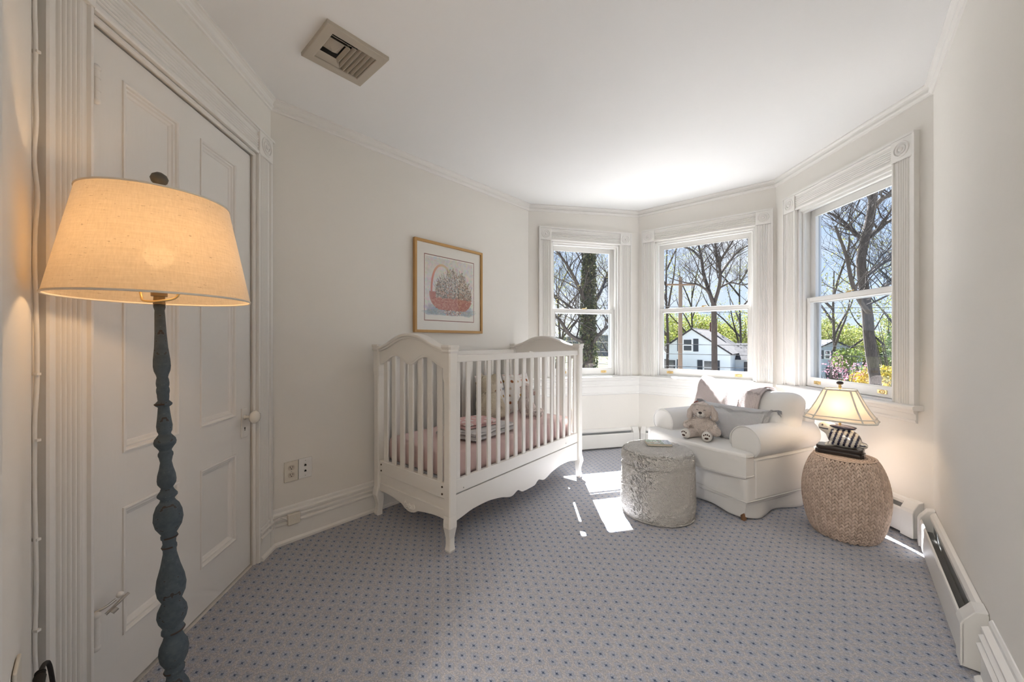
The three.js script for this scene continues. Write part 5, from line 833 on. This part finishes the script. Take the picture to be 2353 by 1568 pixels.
// leafy woods behind the house
[[1515, 60, 9], [1560, 64, 10], [1612, 58, 9.5], [1665, 62, 9], [1712, 56, 9.5], [1760, 60, 9], [1880, 62, 8.5], [1930, 58, 7.5], [1985, 64, 8], [2040, 60, 9]].forEach(([px, d, h], i) => {
  const b = at(px, 784, d); b.y = GY - 0.6; const g = thing('leafing_tree', 'yellow green leafing tree in the woods, ' + ['first', 'second', 'third', 'fourth', 'fifth', 'sixth', 'seventh', 'eighth', 'ninth', 'tenth'][i] + ' from the left', 'tree', [b.x, b.y, b.z], 0, 'leafing woods'), r = rngOf(i * 5 + 2);
  mesh('trunk', taper([V(0, 0, 0), V(0.1, h * 0.4, 0), V(0, h * 0.8, 0.1)], [0.3, 0.22, 0.08], 8), mBark, g);
  const balls = Array.from({ length: 9 }, () => [(r() - 0.5) * 5, h * (0.35 + r() * 0.55), (r() - 0.5) * 4, 1.3 + r() * 0.9]);
  foliage(g, 'spring_leaves', inBalls(balls, 5200), 0.26, [[0.34, 0.40, 0.07], [0.42, 0.46, 0.10], [0.26, 0.34, 0.06], [0.46, 0.44, 0.14]], i + 40);
});
// thickets below the ivy tree
[[1275, 58], [1348, 62], [1422, 58]].forEach(([px, d], i) => {
  const b = at(px, 784, d); b.y = GY; const g = thing('thicket', 'tawny leafless thicket behind the ivy tree, ' + ['first', 'second', 'third'][i] + ' from the left', 'shrub', [b.x, GY, b.z], 0, 'thickets behind the ivy tree'), r = rngOf(i * 3 + 70), out = [], tips = [];
  for (let k = 0; k < 16; k++) { const a = r() * 6.283; sprout(r, out, tips, V(Math.cos(a) * r() * 2, 0, Math.sin(a) * r() * 1.5), V((r() - 0.5) * 0.7, 1, (r() - 0.5) * 0.7).normalize(), 3.6 + r() * 1.6, 0.05, 2); }
  mesh('stems', out, mBark, g);
  foliage(g, 'buds', { n: 2600, at: (q) => tips[Math.floor(q() * tips.length)].clone().add(V((q() - 0.5) * 1.0, (q() - 0.7) * 1.6, (q() - 0.5) * 1.0)) }, 0.13, [[0.20, 0.16, 0.10], [0.26, 0.22, 0.12], [0.16, 0.17, 0.08]], i + 90);
});
// houses
function house(name, label, pos, turn, w, h, depth, rise, col, opts) {
  const g = thing(name, label, 'house', pos, turn), sid = M(col, 0.8), roof = M(lin(0.22, 0.22, 0.22), 0.95, { map: T.shingle }), trim = M(lin(0.8, 0.81, 0.82), 0.7), shut = M(lin(0.03, 0.04, 0.055), 0.7), gl = M(lin(0.05, 0.06, 0.07), 0.08);
  mesh('walls', extr([[-w, 0], [w, 0], [w, h], [0, h + rise], [-w, h]], depth).translate(0, 0, -depth), sid, g);
  for (let y = 0.2, k = 0; y < h + rise - 0.15; y += 0.22, k++) { const ww = y < h ? w : w * (1 - (y - h) / rise); const q = mesh('clapboard', [moldX([[0, 0], [0, 0.03], [0.22, 0.01], [0.22, 0]], ww * 2, -ww, y)], sid, g); void q; }
  const sl = Math.atan2(rise, w), L = Math.hypot(rise, w) + 0.3;
  for (const s of [-1, 1]) mesh('roof', box(L, 0.12, depth + 0.5).rotateZ(-s * sl).translate(s * (w + 0.1) / 2, h + rise / 2 + 0.02, -depth / 2), roof, g);
  for (const [x, y, ww, hh, two] of opts.windows) { const q = mesh('window', [box(ww, hh, 0.08, x, y + hh / 2, 0.03)], trim, g); mesh('window_pane', [box(ww - 0.2, hh / 2 - 0.14, 0.02, x, y + hh * 0.26, 0.08), box(ww - 0.2, hh / 2 - 0.14, 0.02, x, y + hh * 0.74, 0.08)], gl, q); for (const s of two) mesh('shutter', box(0.42, hh, 0.06, x + s * (ww / 2 + 0.26), y + hh / 2, 0.03), shut, q); }
  return { g, sid, roof, trim, shut, gl };
}
{
  const d0 = 34, p = at(1590, 784, d0), turn = -0.67;     // gable turned toward the camera, ridge running back to the right
  const H = house('white_house', 'white clapboard house with dark shutters seen through the middle window', [p.x, GY, p.z], turn, 3.05, 3.2, 10.5, 2.15, lin(0.70, 0.76, 0.80), { windows: [[-0.35, 3.35, 0.85, 1.15, [-1, 1]], [-1.75, 1.35, 0.85, 1.25, [-1, 1]], [1.35, 1.3, 0.85, 1.3, [-1, 1]]] });
  mesh('chimney', box(0.6, 1.3, 0.6, 0.5, 5.6, -7), M(lin(0.16, 0.09, 0.08), 0.9), H.g);
  mesh('wing', box(5, 2.6, 4.5, 5.4, 1.3, -5), H.sid, H.g);
  mesh('wing_roof', extr([[-2.6, 0], [2.6, 0], [0, 1.5]], 5.4).rotateY(Math.PI / 2).translate(2.8, 2.6, -5), H.roof, H.g);
  for (const x of [4.6, 6.6]) { const q = mesh('window', box(0.85, 1.15, 0.08, x, 1.85, -2.73), H.trim, H.g); mesh('window_pane', [box(0.65, 0.45, 0.02, x, 1.58, -2.68), box(0.65, 0.45, 0.02, x, 2.12, -2.68)], H.gl, q); mesh('shutter', box(0.42, 1.15, 0.06, x - 0.66, 1.85, -2.73), H.shut, q); }
  mesh('porch_roof', extr([[-1.2, 0], [1.2, 0], [1.2, 0.1], [-1.2, 0.7]], 3).rotateY(Math.PI / 2).translate(3.4, 0.9, -1.4), M(lin(0.03, 0.035, 0.04), 0.8), H.g);
}
{
  const p = at(1918, 784, 36);
  house('blue_grey_house', 'blue grey house with a gable seen low through the right window', [p.x, GY, p.z], -0.5, 2.0, 3.1, 8, 1.2, lin(0.40, 0.47, 0.55), { windows: [[-0.55, 2.55, 0.5, 0.85, [-1, 1]], [0.95, 2.55, 0.5, 0.85, [-1, 1]], [0.2, 0.7, 0.8, 1.1, [-1, 1]]] });
}
{ // utility pole and wires
  const p = at(1563, 784, 24), g = thing('utility_pole', 'wooden utility pole in front of the white house', 'pole', [p.x, GY, p.z]);
  mesh('pole', taper([V(0, 0, 0), V(0, 4, 0), V(0.02, 8.4, 0)], [0.15, 0.13, 0.11], 10), M(lin(0.19, 0.14, 0.105), 0.95, { bumpMap: T.bark, bumpScale: 0.01 }), g);
  mesh('crossarm', box(1.8, 0.1, 0.1, 0, 7.9, 0.1), M(lin(0.22, 0.15, 0.1), 0.9), g);
  const w = thing('power_wires', 'thin dark power wires strung beyond the windows', 'wire', [p.x, GY, p.z]), dk = M(lin(0.02, 0.02, 0.022), 0.7);
  for (const [y0, y1, s] of [[6.9, 7.3, 0], [6.6, 7.0, 0.1], [4.6, 5.0, 0.2], [3.3, 3.5, 0.1], [4.0, 4.4, 0]]) mesh('wire', tube(Array.from({ length: 13 }, (_, i) => { const t = i / 12; return [lerp(-16, 40, t), lerp(y0, y1, t) - 0.8 * Math.sin(t * Math.PI), 0.2 + s + t * 3]; }), 0.018, 48, 5), dk, w);
}
// shrubs
function shrub(name, label, px, d, y0, w, h, n, size, cols, seed, stems) {
  const b = at(px, 784, d); b.y = GY; const g = thing(name, label, 'shrub', [b.x, GY, b.z]), r = rngOf(seed), st = [], balls = [];
  for (let i = 0; i < stems; i++) { const a = r() * 6.283, k = r(); st.push(taper([V(0, 0, 0), V(Math.cos(a) * w * 0.3 * k, h * 0.45, Math.sin(a) * w * 0.3 * k), V(Math.cos(a) * w * 0.5 * k, h * (0.75 + r() * 0.25), Math.sin(a) * w * 0.5 * k)], [0.05, 0.035, 0.01], 5)); }
  mesh('stems', st, mBark, g);
  for (let i = 0; i < 9; i++) balls.push([(r() - 0.5) * w * 0.8, h * (y0 + r() * (0.95 - y0)), (r() - 0.5) * w * 0.8, w * 0.22, h * 0.16]);
  foliage(g, 'leaves', inBalls(balls, n), size, cols, seed + 3);
}
shrub('yellow_shrub', 'yellow flowering shrub left of the curving trunk', 1972, 19, 0.45, 3.0, 2.9, 5000, 0.14, [[0.62, 0.46, 0.03], [0.55, 0.44, 0.05], [0.3, 0.3, 0.05]], 3, 14);
shrub('yellow_shrub', 'yellow flowering shrub right of the curving trunk', 2048, 15, 0.4, 2.0, 2.7, 5000, 0.11, [[0.66, 0.46, 0.02], [0.58, 0.42, 0.03]], 5, 14);
shrub('pink_shrub', 'pink blossoming shrub low in the right window', 1922, 17, 0.5, 2.6, 3.5, 420, 0.10, [[0.62, 0.30, 0.40], [0.5, 0.26, 0.34]], 7, 26);
shrub('evergreen', 'dark evergreen tree at the right edge of the right window', 2062, 24, 0.1, 3.6, 6.6, 9000, 0.2, [[0.06, 0.10, 0.03], [0.10, 0.16, 0.04], [0.16, 0.2, 0.05]], 9, 8);
shrub('green_shrub', 'bright green shrub behind the curving trunk', 1990, 28, 0.2, 3.4, 3.6, 4000, 0.16, [[0.2, 0.3, 0.05], [0.28, 0.36, 0.07]], 13, 8);
shrub('low_hedge', 'low bright green hedge just above the right window sill', 1975, 11, 0.3, 5.2, 2.05, 7000, 0.1, [[0.25, 0.33, 0.05], [0.16, 0.22, 0.04], [0.4, 0.38, 0.06]], 15, 10);
{ // far wooded hill
  const g = grid((u, v) => V(lerp(-120, 200, u), GY - 2 + v * (7.0 + 4.5 * fbm(u * 14, 3, 99, 5)), -130 - v * 4), 120, 6);
  tag(mesh('hill', g, M(lin(0.13, 0.145, 0.15), 1)), 'grey wooded hill on the horizon', 'hill', null, 'structure');
}

scene.traverse((o) => { if (o.isMesh) o.castShadow = o.receiveShadow = true; });
renderer.render(scene, camera);
